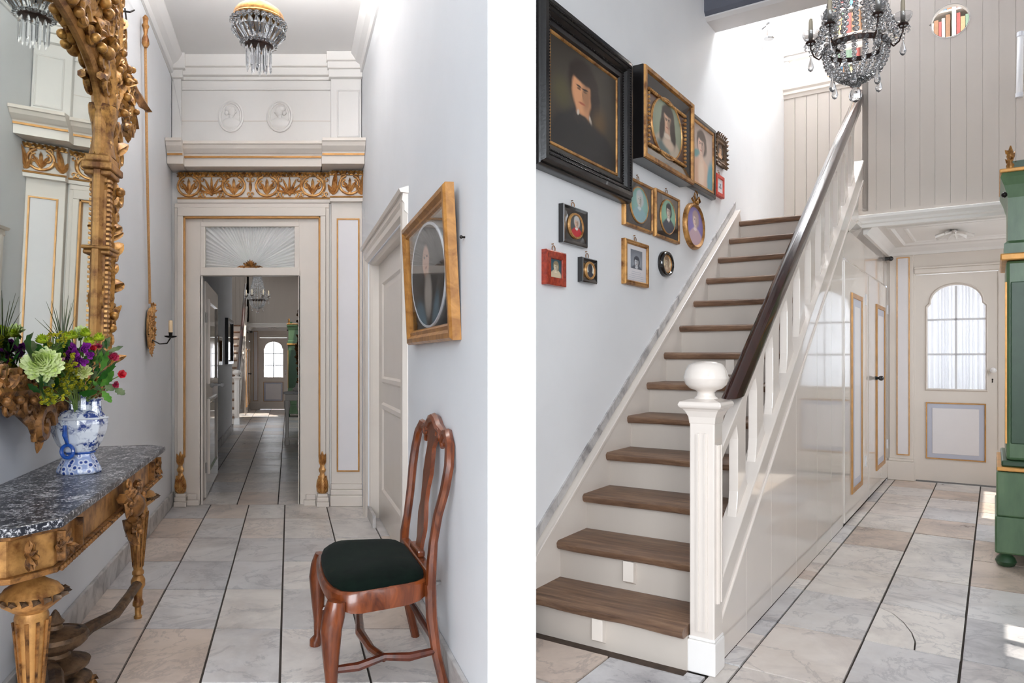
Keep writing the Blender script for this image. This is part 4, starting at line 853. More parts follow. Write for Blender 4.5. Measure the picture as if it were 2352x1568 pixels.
m = MB().lathe([(.10, .02), (.125, .035), (.13, .06), (.11, .075), (.085, .085), (.09, .10), (.12, .115), (.125, .13), (.09, .145), (.055, .16), (.05, .175), (.07, .19)], 24, (ux, uy, 0)).build('stretcher_pedestal', 'gilt_worn', con, smooth=True)
m = MB().lathe([(.07, .19), (.10, .2), (.115, .215), (.12, .235), (.112, .25), (.09, .258), (.085, .254), (.06, .262), (.03, .27), (.025, .285), (.034, .295), (.022, .31), (.014, .33), (.004, .345)], 24, (ux, uy, 0)).build('carved_urn', 'gilt_worn', con, smooth=True)
m = MB()
for k in range(16):
    t = 2 * pi * k / 16; m.leaf((ux + .09 * cos(t), uy + .09 * sin(t), .03), (cos(t), sin(t), .5), (cos(t), sin(t), .2), .06, .045, .3, .35, 3)
m.build('pedestal_leaves', 'gilt_dark', con, smooth=True)

# ---- vase of flowers
VB = LM(-.868, 2.95, TZ)
vs_ = thing('tulip_vase', 'blue and white faceted pottery vase on the marble top', 'vase', VB, 0)
sx, sy = 1.0, .8
MB().lathe([(.083, 0), (.087, .008), (.083, .022), (.072, .045), (.06, .07), (.057, .082), (.05, .085)], 8, (0, 0, 0), sx, sy, rot=pi / 8).build('foot', 'delft_foot', vs_, bevel=.003)
MB().lathe([(.055, .084), (.068, .095), (.09, .13), (.106, .172), (.112, .205), (.108, .225), (.09, .25), (.066, .262), (.02, .264)], 8, (0, 0, 0), sx, sy, rot=pi / 8).build('body', 'delft_body', vs_, bevel=.004)
MB().lathe([(.108, .222), (.113, .226), (.108, .231)], 8, (0, 0, 0), 1.01, .81, rot=pi / 8, cap=False).build('shoulder_band', 'delft_white', vs_)
MB().lathe([(.058, .08), (.064, .086), (.058, .092)], 8, (0, 0, 0), 1, .8, rot=pi / 8, cap=False).build('neck_band', 'delft_blue', vs_)
for x, y, h in ((-.066, -.02, .296), (-.018, .0, .318), (.028, -.01, .335), (.068, .0, .305)):
    MB().lathe([(.027, .235), (.025, .25), (.023, h - .01), (.03, h), (.025, h), (.018, h - .03)], 8, (x, y, 0), 1, 1, cap=False).build('spout', 'delft_body', vs_)
MB().tube([(.002 + .024 * cos(t), -.08, .098 + .026 * sin(t)) for t in [2 * pi * i / 16 for i in range(16)]], .0075, 8, closed=True, up=(0, 1, 0)).build('ring_handle', 'delft_blue', vs_, smooth=True)
MB().tube([(.002, -.08, .125), (.002, -.096, .165), (.002, -.098, .205)], [.006, .010, .007], 8).build('handle_strap', 'delft_blue', vs_, smooth=True)

MOUTH = VB + Vector((0, 0, .30))
VIEW = (Vector((0, 0, EYE)) - VB).normalized()
def fpos(x, y, ds=0): q = 2.87 + ds * .5 - .0042 * max(0, 175 - x); a, z = LE(q, x, y); return LM(a, q, z)
def flower(name, label, cat, c, group=None, stem=True):
    o = thing(name, label, cat, MOUTH, group=group); rel = c - MOUTH
    if stem:
        mid = rel * .5 + Vector((0, 0, .02)); MB().tube([(rel.x * .12, rel.y * .12, -.05), mid * .6, rel * .97], [.003, .003, .002], 5).build('stem', 'stem_green', o, smooth=True)
    return o, rel
def petals(m, c, r, n, axis, spread, W, rr, curl=.25, lay=3):
    A = Vector(axis).normalized(); T = A.orthogonal().normalized(); Bn = A.cross(T)
    for k in range(n):
        t = k * 2.39996; e = (k / n) ** .6 * spread; d = A * cos(e) + (T * cos(t) + Bn * sin(t)) * sin(e); m.lobe(c + d * r * .12, d, A if e > .3 else T, r * rr.uniform(.75, .95), r * W * 1.25, curl, .12)
    return m
rf = random.Random(5)
def up_(c): return (c - MOUTH).normalized() * .5 + VIEW * .8 + Vector((0, 0, .3))
for nm, lb, x, y, r, ds, mat, n in (('carnation', 'large pale green carnation at the left of the bouquet', 98, 838, .066, -.06, 'carnation_green', 80), ('carnation', 'smaller pale yellow-green carnation low in the bouquet', 190, 855, .036, -.05, 'pale_petal', 40),
                                    ('carnation', 'pale carnation at the top of the bouquet behind the button flowers', 186, 766, .034, .05, 'carnation_green', 36)):
    c = fpos(x, y, ds); o, rel = flower(nm, lb, 'flower', c); petals(MB(), rel, r, n, up_(c), 1.75, .42, rf, .12).build('bloom', mat, o, smooth=True); petals(MB(), rel - up_(c).normalized() * r * .2, r * .8, 6, -up_(c), .7, .3, rf).build('calyx', 'leaf_mid', o, smooth=True)
for i, (x, y, w_) in enumerate(((196, 766, 'beside the gilt frame'), (204, 785, 'just above the red rosebud'), (227, 777, 'furthest towards the corridor door'), (152, 775, 'in the middle of the bouquet'), (166, 772, 'right of the grass blades'), (96, 782, 'at the left above the big carnation'))):
    c = fpos(x, y, -.02 + .03 * (i % 3)); o, rel = flower('button_chrysanthemum', 'small lime green button chrysanthemum ' + w_, 'flower', c, 'lime green button flowers')
    m = MB().ball(rel, .02, 12, 6, (1, 1, .55)); petals(m, rel, .026, 40, Vector((0, 0, 1)) + VIEW * .3, 1.5, .3, rf, .1); m.build('bloom', 'button_green', o, smooth=True)
c = fpos(170, 812, -.07); o, rel = flower('alstroemeria', 'cluster of violet alstroemeria blooms at the centre of the bouquet', 'flower', c)
for dx, dz, dy in ((-.03, .01, 0), (.0, .02, -.01), (.035, .012, 0), (-.012, -.015, -.02), (.024, -.022, -.015), (-.048, -.008, .01), (.05, -.005, .01), (.01, -.04, -.01), (-.03, -.03, -.02), (.045, -.03, -.02), (.02, .0, -.03), (-.02, .03, 0), (.045, .028, 0), (-.055, .018, 0), (.0, -.005, -.03)):
    q = rel + Vector((dx, dy, dz)); petals(MB(), q, .03, 8, VIEW + Vector((dx * 8, 0, dz * 8)), 1.0, .5, rf, .3).build('bloom', 'purple_petal', o, smooth=True)
for i, (x, y, w_) in enumerate(((150, 832, 'below the violet blooms'), (160, 862, 'above the vase spouts'), (138, 884, 'low over the vase rim'), (112, 905, 'hanging over the left of the vase'), (180, 872, 'beside the pale carnation'), (122, 785, 'behind the grass blades'))):
    c = fpos(x, y, -.04 + .02 * (i % 3)); o, rel = flower('bupleurum_sprig', 'sprig of tiny yellow-green florets ' + w_, 'flower', c, 'yellow-green filler sprigs')
    m = MB(); m2 = MB()
    for k in range(34):
        q = rel + Vector((rf.uniform(-.042, .042), rf.uniform(-.025, .025), rf.uniform(-.036, .036))); petals(m, q, .0115, 5, VIEW, 1.1, .6, rf, .2); m.ball(q, .0035, 5, 4); m2.tube([rel - Vector((0, 0, .04)), q], .0012, 4)
    m.build('florets', 'bupleurum', o, smooth=True, kind='stuff'); m2.build('stalks', 'stem_green', o)
c = fpos(133, 838, -.05); o, rel = flower('pink_blossom', 'small pink blossom beside the large green carnation', 'flower', c); m = MB()
for k in range(4): petals(m, rel + Vector((.016 * (k % 2), 0, .018 * (k // 2))), .016, 6, VIEW, 1.1, .5, rf, .2)
m.build('bloom', 'pink_petal', o, smooth=True)
for nm, lb, x, y, r, mat, n, ds in (('rosebud', 'deep red rosebud near the gilt frame', 212, 803, .022, 'red_petal', 14, -.03), ('tulip', 'bright red tulip leaning out at the right of the bouquet', 276, 862, .026, 'red_petal', 10, -.03), ('crimson_blossom', 'crimson and yellow blossom at the right above the tulip', 258, 822, .026, 'crimson_petal', 16, 0), ('crimson_blossom', 'small crimson blossom drooping beneath the red tulip', 264, 884, .018, 'crimson_petal', 10, 0), ('crimson_blossom', 'dusky crimson blossom under the right-hand button flower', 225, 798, .018, 'crimson_petal', 10, .02)):
    c = fpos(x, y, ds); o, rel = flower(nm, lb, 'flower', c); ax = (c - MOUTH).normalized() + VIEW * .4
    petals(MB(), rel, r, n, ax, .75 if nm in ('tulip', 'rosebud') else 1.2, .8, rf, .1 if nm != 'tulip' else -.15).build('bloom', mat, o, smooth=True)
def sprayleaf(name, label, x0, y0, x1, y1, W, mat, ds=0, curl=.2, n=7):
    W *= 1.25
    p0, p1 = fpos(x0, y0, ds), fpos(x1, y1, ds - .03); o = thing(name, label, 'leaf', MOUTH, group='cut leaves in the vase'); d = p1 - p0
    MB().tube([Vector((0, 0, -.03)), (p0 - MOUTH) * .6, p0 - MOUTH, p0 + d * .3 - MOUTH], [.0025, .002, .002, .001], 5).build('stem', 'stem_green', o)
    MB().leaf(p0 - MOUTH, d, VIEW + Vector((0, 0, .4)), d.length, W, curl, .05, n).build('blade', mat, o, smooth=True)
for a in (('broad glossy green leaf rising at the far left of the bouquet', 75, 828, 40, 778, .036, 'leaf_dark'), ('broad green leaf beside the blue-green bud at the left', 88, 822, 84, 782, .034, 'leaf_dark'), ('blue-green pointed leaf at the upper left of the bouquet', 76, 806, 72, 776, .022, 'leaf_dull'), ('large green leaf beneath the big carnation', 100, 905, 74, 868, .06, 'leaf_dark'), ('dark green leaf lying across the vase mouth', 183, 902, 232, 906, .028, 'leaf_dark'),
          ('upright green leaf right of the rosebud', 232, 850, 254, 800, .02, 'leaf_mid'), ('long green leaf reaching towards the tulip', 225, 872, 277, 836, .024, 'leaf_dark'), ('green leaf behind the red tulip', 232, 885, 272, 850, .03, 'leaf_mid'), ('dull green leaf hanging lowest at the right', 236, 898, 257, 930, .022, 'leaf_mid'), ('dull rounded leaf drooping at the far right', 266, 890, 288, 912, .024, 'leaf_dull'),
          ('rounded dull leaf under the tulip stem', 244, 880, 262, 902, .026, 'leaf_dull'), ('narrow leaf left of the red rosebud', 150, 830, 122, 800, .03, 'leaf_mid'), ('green leaf below the violet blooms', 180, 840, 215, 818, .03, 'leaf_mid'), ('dark leaf at the back of the bouquet', 150, 800, 128, 790, .04, 'leaf_dark'), ('leaf hanging over the vase rim below the sprigs', 135, 905, 110, 925, .02, 'leaf_mid')):
    sprayleaf('bouquet_leaf', *a)
ff = thing('filler_foliage', 'mass of mixed green leaves filling the bouquet between the blooms', 'foliage', MOUTH, kind='stuff')
for mat in ('leaf_dark', 'leaf_mid', 'leaf_dull'):
    m = MB()
    for k in range(30):
        c = fpos(rf.uniform(85, 250), rf.uniform(795, 905), rf.uniform(0, .1)) - MOUTH; d = Vector((rf.uniform(-1, 1), rf.uniform(-.6, .2), rf.uniform(-.3, .9))) + c.normalized() * .6
        m.leaf(c, d, VIEW + Vector((0, 0, .5)), rf.uniform(.04, .075), rf.uniform(.012, .028), rf.uniform(-.1, .3), .05, 6)
    m.build('leaves', mat, ff, smooth=True, kind='stuff')
gr = thing('grass_spray', 'fan of thin dark grass blades standing up from the bouquet', 'grass', MOUTH); b0 = fpos(144, 800, 0) - MOUTH
for x, y in ((106, 692), (118, 690), (128, 708), (144, 672), (157, 678), (170, 686), (164, 696), (98, 734), (80, 730), (136, 740), (120, 745), (176, 720), (150, 690)):
    e = fpos(x, y, rf.uniform(-.05, .05)) - MOUTH; d = e - b0; MB().tube([b0 * .2, b0, b0 + d * .5 + Vector((0, 0, .01)), e], [.0016, .0022, .0018, .0005], 4).build('blade', 'grass_blade', gr)
# ---- sconce, its cord, and the hook
s_, z_ = 5.44, 1.59
sc_ = thing('wall_sconce', 'small gilt mirrored candle sconce on the left wall', 'wall sconce', LM(WL, s_, 1.41), YAW_L)
MB().prism([(.0 + .055 * cos(t), .17 + .12 * sin(t)) for t in [2 * pi * i / 20 for i in range(20)]], 'y', -.022, -.012).build('mirror_plate', 'mirror_glass', sc_)
m = MB(); m.tube([(.075 * cos(t), -.025, .17 + .14 * sin(t)) for t in [2 * pi * i / 20 for i in range(20)]], .015, 6, closed=True, up=(0, 1, 0))
acanthus(m, [(-.06, -.03, .02), (-.09, -.03, .12), (-.08, -.03, .24), (-.02, -.03, .32)], .06, rnd); acanthus(m, [(.0, -.03, .01), (.09, -.03, .12), (.1, -.03, .26), (.06, -.03, .37)], .06, rnd); acanthus(m, [(0, -.03, .06), (-.01, -.03, .0), (0, -.03, -.02)], .05, rnd)
m.build('rocaille_frame', 'gilt_light', sc_, smooth=True)
MB().tube([(0, -.03, .09), (.0, -.09, .055), (.01, -.14, .06), (.01, -.16, .095), (.01, -.165, .105)], .0055, 6).build('arm', 'iron', sc_, smooth=True)
MB().lathe([(.012, .1), (.04, .108), (.046, .118), (.012, .118), (.014, .14), (.017, .145)], 14, (.01, -.165, 0)).build('drip_pan', 'iron', sc_, smooth=True)
MB().lathe([(.0145, .14), (.0145, .232), (.012, .236), (.003, .236)], 12, (.01, -.165, 0)).build('candle', 'wax', sc_, smooth=True)
bp = thing('hanging_cord', 'thin twisted cord with a gilt drop hanging above the sconce', 'cord', LM(WL, 5.3, 3.86), YAW_L)
MB().tube([(-.08, -.03, -.2), (-.02, -.03, -1.0), (.13, -.025, -2.09)], .0095, 6).build('rope', 'rope', bp)
MB().lathe([(.006, 0), (.02, -.02), (.016, -.06), (.026, -.08), (.018, -.1), (.012, -.14), (.024, -.18), (.026, -.21), (.014, -.235)], 10, (-.10, -.035, 0)).build('gilt_drop', 'gilt_wood', bp, smooth=True)
hk = tag(MB().tube([(0, 0, 0), (0, -.05, .0), (.03, -.07, .03)], [.006, .006, .005], 6).tube([(0, -.02, .02), (0, -.03, -.06)], .005, 6).build('wall_hook', 'iron'), 'bent iron hook high on the wall beside the mirror crest', 'hook'); hk.location = LM(WL, 4.62, 3.6); hk.rotation_euler.z = YAW_L
cw = tag(MB().tube([LM(WL + .02, 3.2, 4.0), LM(WL + .02, 5.4, 3.93), LM(WL + .03, 6.5, 3.88), LM(-1.0, 6.56, 3.6), LM(-.985, 6.57, 3.5)], .004, 5).build('thin_cable', 'beam_white'), 'thin pale cable stapled below the corridor cornice', 'cable')
nl_ = tag(MB().tube([(0, .01, 0), (0, -.015, 0)], .004, 6).ball((0, -.015, 0), .007, 8, 5).build('nail', 'iron'), 'small dark nail in the wall beside the gold framed portrait', 'nail'); nl_.location = LM(WR, 2.73, 1.815); nl_.rotation_euler.z = YAW_R
wc = tag(MB().cbox(0, -.012, 0, .03, .03, .012).tube([(0, -.02, 0), (.015, -.05, -.006)], .004, 6).build('wall_clip', 'steel'), 'small metal clip on the wall behind the chair', 'clip'); wc.location = LM(WR, 3.17, .36); wc.rotation_euler.z = YAW_R

# ---- gold framed portrait on the right wall
pw_, ph_ = 1.075, .615
pt = thing('framed_portrait', 'gold framed oval portrait under glass hanging above the chair', 'picture', LM(WR, 3.30, 1.425), YAW_R, tilt=.05)
MB().frame(pw_, ph_, [(0, 0), (0, -.035), (.01, -.045), (.03, -.046), (.045, -.03), (.06, -.034), (.07, -.022), (.075, -.015)], c=(0, ph_ / 2)).build('picture_frame', 'frame_oak', pt)
canvas('portrait_corridor', .86, .5, rgb(58, 53, 50), [(-.05, .42, .40, .40, 0, rgb(82, 74, 70), .4), (0, .32, .32, .40, 0, rgb(46, 37, 34), .25), (-.02, .28, .19, .28, 8, rgb(206, 166, 146), .2), (-.02, .02, .12, .2, 0, rgb(190, 154, 134), .3), (0, -.62, .62, .62, 0, rgb(50, 42, 38), .15), (.02, -.35, .2, .38, 8, rgb(186, 176, 166), .4), (-.42, -.8, .26, .42, -20, rgb(96, 124, 140), .3), (.36, -.8, .16, .45, 20, rgb(90, 114, 128), .35), (-.09, .36, .035, .02, 0, rgb(40, 30, 28), .4), (.06, .36, .035, .02, 0, rgb(40, 30, 28), .4), (-.02, .16, .06, .02, 0, rgb(140, 70, 64), .5)])
MB().box(-pw_ / 2 + .07, pw_ / 2 - .07, -.018, -.012, .07, ph_ - .07).build('mat_board', 'black_lacquer', pt)
o = MB().prism([(.405 * cos(2 * pi * i / 40), .232 * sin(2 * pi * i / 40)) for i in range(40)], 'y', -.0215, -.018).build('portrait_oval', M['portrait_corridor'], pt); o.location = (0, 0, ph_ / 2)
o = MB().frame(.83, .48, [(0, -.018), (.003, -.024), (.012, -.024), (.015, -.018)], 'ell', c=(0, ph_ / 2)).build('oval_rim', 'frame_white', pt)
MB().box(-pw_ / 2 + .07, pw_ / 2 - .07, -.027, -.0255, .07, ph_ - .07).build('glazing', 'clear_glass', pt)

# ---- chair
chr_ = thing('dining_chair', 'mahogany chair with a vase shaped splat and dark green velvet seat', 'chair', LM(.36, 3.10, 0), YAW_R + .03, scale=1.015)
CB = lambda z: z if z < .5 else .5 + (z - .5) * .945
def rail_outline(e=0, n=40):
    pts = []
    for i in range(n):
        t = 2 * pi * i / n; c, s = cos(t), sin(t); f_ = (abs(c) ** 6 + abs(s) ** 6) ** (-1 / 6); x, y = c * f_, s * f_
        wv = .375 - .075 * (y + 1) / 2; yy = y * .205
        if y < -.5: yy -= .02 * cos(x * pi / 2) - .02 * abs(x) ** 3
        pts.append((x * (wv + e), yy + (e if y > 0 else -e)))
    return pts
SH = .455
O0 = rail_outline(0); O1 = rail_outline(-.035)
m = MB(); rg = []
for pts, zf in ((O0, lambda x, y: SH - .085 + .03 * abs(y / .2) ** 4), (O0, lambda x, y: SH - .012), (rail_outline(-.008), lambda x, y: SH - .002), (rail_outline(-.03), lambda x, y: SH - .006), (rail_outline(-.03), lambda x, y: SH - .06)): rg.append([(x, y, zf(x, y)) for x, y in pts])
m.loft(rg, True, False, False); m.build('seat_rail', 'mahogany', chr_, smooth=True)
m = MB(); rg = []
for e, z in ((-.022, SH - .03), (-.018, SH + .004), (-.022, SH + .016), (-.05, SH + .034), (-.12, SH + .046), (-.19, SH + .05)):
    k = 1 + e / .3; rg.append([(x * (1 + e / .36), y * (1 + e / .21 * .98), z) for x, y in O0])
m.loft(rg, True, False, True); m.build('seat', 'velvet', chr_, smooth='all')
for sg in (-1, 1):
    MB().tube([(sg * .345, -.18, SH - .03), (sg * .348, -.19, SH - .08), (sg * .35, -.2, .32), (sg * .348, -.2, .22), (sg * .345, -.198, .12), (sg * .345, -.2, .05), (sg * .35, -.21, .025), (sg * .35, -.212, 0)], [.034, .042, .04, .031, .022, .018, .028, .026], 10).build('leg', 'mahogany', chr_, smooth=True)
    MB().tube([(sg * .29, .19, SH - .02), (sg * .29, .195, .3), (sg * .295, .215, .15), (sg * .305, .25, 0)], [.024, .023, .02, .02], 8).build('leg', 'mahogany', chr_, smooth=True)
    MB().tube([(sg * .29, .19, SH - .06), (sg * .29, .195, SH + .06), (sg * .275, .205, CB(.60)), (sg * .285, .222, CB(.72)), (sg * .325, .24, CB(.83)), (sg * .335, .255, CB(.93)), (sg * .31, .265, CB(1.01)), (sg * .25, .272, CB(1.055)), (sg * .19, .274, CB(1.05)), (sg * .15, .272, CB(1.01)), (sg * .165, .27, CB(.985))], [.026, .026, .023, .024, .025, .025, .025, .024, .022, .018, .012], 8, sq=(1, CB(.85)), up=(0, 1, 0)).build('back_stile', 'mahogany', chr_, smooth=True)
    MB().tube([(sg * .345, -.2, .17), (sg * .335, -.1, .165), (sg * .325, 0, .185), (sg * .31, .1, .165), (sg * .295, .215, .17)], [.015, .018, .015, .018, .014], 8).build('stretcher', 'mahogany_dark', chr_, smooth=True)
MB().tube([(-.325, 0, .18), (-.2, -.03, .17), (0, -.05, .165), (.2, -.03, .17), (.325, 0, .18)], [.016, .016, .02, .016, .016], 8).build('stretcher', 'mahogany', chr_, smooth=True)
MB().tube([(-.295, .21, .2), (0, .21, .2), (.295, .21, .2)], [.013, .017, .013], 8).build('stretcher', 'mahogany_dark', chr_, smooth=True)
rg = []
for z, w_, y in ((SH + .01, .13, .20), (SH + .04, .12, .203), (SH + .06, .085, .206), (.55, .09, .212), (.60, .125, .218), (.66, .13, .222), (.72, .085, .228), (.78, .09, .235), (.85, .13, .245), (.92, .12, .253), (.97, .10, .26), (1.02, .16, .268), (1.06, .20, .272), (1.085, .15, .275), (1.10, .08, .276)):
    z = CB(z); rg.append([(-w_ / 2, y - .009, z), (w_ / 2, y - .009, z), (w_ / 2, y + .009, z), (-w_ / 2, y + .009, z)])
MB().loft(rg).build('back_splat', 'mahogany', chr_, smooth=True)
MB().box(-.28, .28, .175, .215, SH - .01, SH + .03).box(-.09, .09, .18, .212, SH + .03, SH + .06).build('back_rail', 'mahogany', chr_, bevel=.008)
m = MB().tube([(-.2, .272, CB(1.045)), (-.1, .272, CB(1.065)), (-.05, .272, CB(1.095)), (0, .272, CB(1.105)), (.05, .272, CB(1.095)), (.1, .272, CB(1.065)), (.2, .272, CB(1.045))], [.018, .024, .024, .022, .024, .024, .018], 8, up=(0, 1, 0)).scroll((-.13, .262, CB(1.035)), .032, 1.2, .014, 14).scroll((.13, .262, CB(1.035)), .032, 1.2, .014, 14, a0=pi, sg=-1)
m.build('crest_rail', 'mahogany', chr_, smooth=True)

# ---- basket chandelier of the corridor
cl = thing('crystal_lantern', 'basket shaped crystal ceiling lantern with a gilt crown in the corridor', 'chandelier', LM(-.19, 4.5, 3.14))
def circ(r, z, n, ph=0): return [(r * cos(2 * pi * i / n + ph), r * sin(2 * pi * i / n + ph), z) for i in range(n)]
MB().lathe([(.148, .345), (.153, .355), (.15, .375), (.13, .405), (.095, .43), (.05, .45), (.02, .46)], 28, cap=False).build('crown', 'gilt', cl, smooth=True)
MB().tube([(0, 0, .44), (0, 0, .96)], .008, 8).lathe([(.05, .96), (.06, .975), (.06, 1.0)], 16).build('rod', 'gilt_dark', cl, smooth=True)
MB().tube(circ(.15, .345, 28), .009, 6, closed=True).build('upper_ring', 'gilt', cl, smooth=True)
MB().lathe([(.075, .175), (.085, .18), (.088, .195), (.08, .208), (.07, .2)], 24).build('lower_ring', 'bronze', cl, smooth=True)
m = MB()
for k, p in enumerate(circ(.155, .32, 24)): m.bead(p, .019, 1.1)
m.build('bead_garland', 'crystal', cl)
for k in range(24):
    t = 2 * pi * k / 24; c_, s_ = cos(t), sin(t); MB().tube([(.156 * c_, .156 * s_, .305), (.148 * c_, .148 * s_, .27), (.094 * c_, .094 * s_, .2)], [.008, .02, .006], 5).build('prism', 'crystal', cl)
m = MB()
for k, p in enumerate(circ(.1, .19, 18)): m.bead(p, .0145)
m.build('bead_garland', 'crystal', cl)
for r_, n_, L_ in ((.072, 10, .15), (.03, 4, .16)):
    for p in circ(r_, .17, n_): MB().tube([(p[0], p[1], .17), (p[0], p[1], .14), (p[0], p[1], .17 - L_ * .85), (p[0], p[1], .17 - L_)], [.003, .011, .009, .002], 5).build('prism', 'crystal', cl)
MB().lathe([(.006, .40), (.006, .36), (.018, .345), (.024, .335), (.014, .33), (.017, .275), (.014, .27)], 10).build('lamp_holder', 'iron', cl, smooth=True)
MB().lathe([(.002, .215), (.012, .22), (.018, .235), (.016, .255), (.01, .268), (.01, .27)], 10).build('bulb', 'crystal', cl, smooth=True)
ld = bpy.data.lights.new('corridor_fill_light', 'AREA'); ld.shape = 'DISK'; ld.size = .2; ld.energy = 88; ld.color = (1, .98, .95)
lo = bpy.data.objects.new('corridor_fill_light', ld); COL.objects.link(lo); lo.location = LM(-.19, 4.5, 3.78); lo.rotation_euler = (pi, 0, 0)     # added fill bounced off the ceiling; the lantern itself is unlit

# ================================================================== STAIR HALL: things
def px_frame(label, s0, s1, z0, z1, style, art, name='framed_picture', cat='picture'):
    """a picture hung on the staircase wall; s along the wall, art = painted material factory(w, h)"""
    w_, h_ = s1 - s0, z1 - z0; c = (s0 + s1) / 2; base = RM(LWALL, c, z0)
    o = thing(name, label, cat, base, YAW_S, group='portraits on the staircase wall'); cc = (0, h_ / 2)
    def fr(nm, prof, mat, ww=w_, hh=h_, shape='rect', **k): return MB().frame(ww, hh, prof, shape, c=cc).build(nm, mat, o, **k)
    def rect(nm, ins, y0, y1, mat): 
        q = B(-w_ / 2 + ins, w_ / 2 - ins, y0, y1, -h_ / 2 + ins, h_ / 2 - ins).build(nm, mat, o); q.location = (0, 0, h_ / 2); return q
    def oval(nm, rx, rz, y0, y1, mat):
        q = MB().prism([(rx * cos(2 * pi * i / 32), rz * sin(2 * pi * i / 32)) for i in range(32)], 'y', y0, y1).build(nm, mat, o); q.location = (0, 0, h_ / 2); return q
    def beads(ins, y, r, step, mat, nm='bead_row'):
        m = MB(); a, b = w_ / 2 - ins, h_ / 2 - ins
        for sg in (-1, 1):
            n = int(2 * a / step)
            for k in range(n + 1): m.bead((-a + 2 * a * k / n, y, cc[1] + sg * b), r)
            n = int(2 * b / step)
            for k in range(1, n): m.bead((sg * a, y, cc[1] - b + 2 * b * k / n), r)
        return m.build(nm, mat, o, kind='stuff')
    def hookring():
        m = MB().tube([(.016 * cos(t), -.012, h_ + .014 + .016 * sin(t)) for t in [2 * pi * i / 12 for i in range(12)]], .0025, 5, closed=True, up=(0, 1, 0)).tube([(0, -.012, h_ + .04), (0, 0, h_ + .04)], .003, 5)
        m.build('hanging_ring', 'gilt_dark', o)
    if style == 'ripple':
        fr('picture_frame', [(0, 0), (0, -.05), (.012, -.065), (.02, -.06), (.035, -.085), (.055, -.09), (.075, -.07), (.085, -.072), (.10, -.05), (.135, -.045), (.145, -.03)], 'ebony', smooth=True)
        for ins, y in ((.065, -.085), (.105, -.052)): beads(ins, y, .006, .016, 'ebony', 'ripple_moulding')
        fr('gilt_slip', [(.145, -.03), (.148, -.036), (.160, -.036), (.165, -.028)], 'gilt_wood'); rect('canvas', .155, -.03, -.02, art(w_ - .31, h_ - .31))
    elif style == 'deep':
        fr('box_frame', [(0, 0), (0, -.10), (.004, -.105)], 'ebony')
        fr('gilt_edge', [(.002, -.104), (.006, -.118), (.030, -.118), (.035, -.10)], 'gilt_wood', smooth=True); fr('inner_frame', [(.035, -.10), (.10, -.085), (.11, -.08)], 'black_lacquer')
        beads(.118, -.088, .012, .026, 'gilt_light'); rect('mat_board', .11, -.08, -.07, 'burl'); rx, rz = w_ * .30, h_ * .335
        oval('portrait_oval', rx, rz, -.084, -.08, art(rx * 2, rz * 2)); fr('oval_rim', [(0, -.08), (.003, -.09), (.012, -.09), (.015, -.08)], 'gilt_light', rx * 2 + .02, rz * 2 + .02, 'ell', smooth=True)
    elif style == 'thin':
        fr('picture_frame', [(0, 0), (0, -.03), (.008, -.04), (.03, -.042), (.04, -.032)], 'ebony', smooth=True); fr('gilt_slip', [(.038, -.032), (.04, -.038), (.056, -.036), (.06, -.025)], 'gilt_wood'); rect('canvas', .055, -.028, -.018, art(w_ - .11, h_ - .11))
    elif style == 'ovalmat':
        fr('picture_frame', [(0, 0), (0, -.022), (.004, -.027), (.017, -.027), (.021, -.02)], 'gilt_wood', smooth=True); rect('mat_board', .019, -.02, -.012, 'black_lacquer'); rx, rz = w_ * .30, h_ * .36
        oval('portrait_oval', rx, rz, -.024, -.02, art(rx * 2, rz * 2)); fr('oval_rim', [(0, -.02), (.002, -.027), (.007, -.027), (.009, -.02)], 'gilt_light', rx * 2 + .012, rz * 2 + .012, 'ell', smooth=True); hookring()
    elif style == 'blackoval':
        fr('picture_frame', [(0, 0), (0, -.028), (.006, -.034), (.02, -.03), (w_ * .2, -.028)], 'black_lacquer'); rect('mat_board', .02, -.028, -.01, 'black_lacquer'); rx, rz = w_ * .27, h_ * .30
        oval('portrait_oval', rx, rz, -.032, -.028, art(rx * 2, rz * 2)); fr('oval_rim', [(0, -.028), (.004, -.038), (.012, -.038), (.016, -.028)], 'gilt_light', rx * 2 + .022, rz * 2 + .022, 'ell', smooth=True); hookring()
    elif style == 'flatred':
        fr('picture_frame', [(0, 0), (0, -.03), (.006, -.034), (w_ * .2, -.034), (w_ * .22, -.024)], 'red_tortoise'); rect('canvas', w_ * .21, -.026, -.014, art(w_ * .58, h_ - w_ * .42)); hookring()
    elif style == 'print':
        fr('picture_frame', [(0, 0), (0, -.025), (.006, -.032), (.014, -.028), (.022, -.032), (.03, -.022)], 'gilt_wood', smooth=True); rect('mount', .028, -.02, -.012, 'panel_white')
        q = B(-w_ * .24, w_ * .24, -.022, -.02, -h_ * .12, h_ * .30).build('engraving', art(w_ * .5, h_ * .42), o); q.location = (0, 0, h_ / 2 + h_ * .0)
        q = MB()
        for k in range(5): q.box(-w_ * (.2 if k < 3 else .3), w_ * (.2 if k < 3 else .3), -.0215, -.02, -h_ * (.17 + .045 * k), -h_ * (.175 + .045 * k) - .0)
        q = MB()
        for k in range(5): q.box(-w_ * (.2 if k < 2 else .3), w_ * (.2 if k < 2 else .3), -.0212, -.0195, h_ * (.31 - .045 * k) - .0015, h_ * (.31 - .045 * k))
        q.build('engraved_lines', 'panel_blue', o, kind='stuff'); hookring()
    elif style in ('oval', 'ovalblack'):
        mat = 'gilt_wood' if style == 'oval' else 'black_lacquer'
        fr('picture_frame', [(0, 0), (0, -.02), (.006, -.032), (.018, -.036), (.03, -.026), (.036, -.02)] if style == 'oval' else [(0, 0), (0, -.026), (.008, -.036), (.02, -.036), (.028, -.024)], mat, shape='ell', smooth=True); k = .034 if style == 'oval' else .026
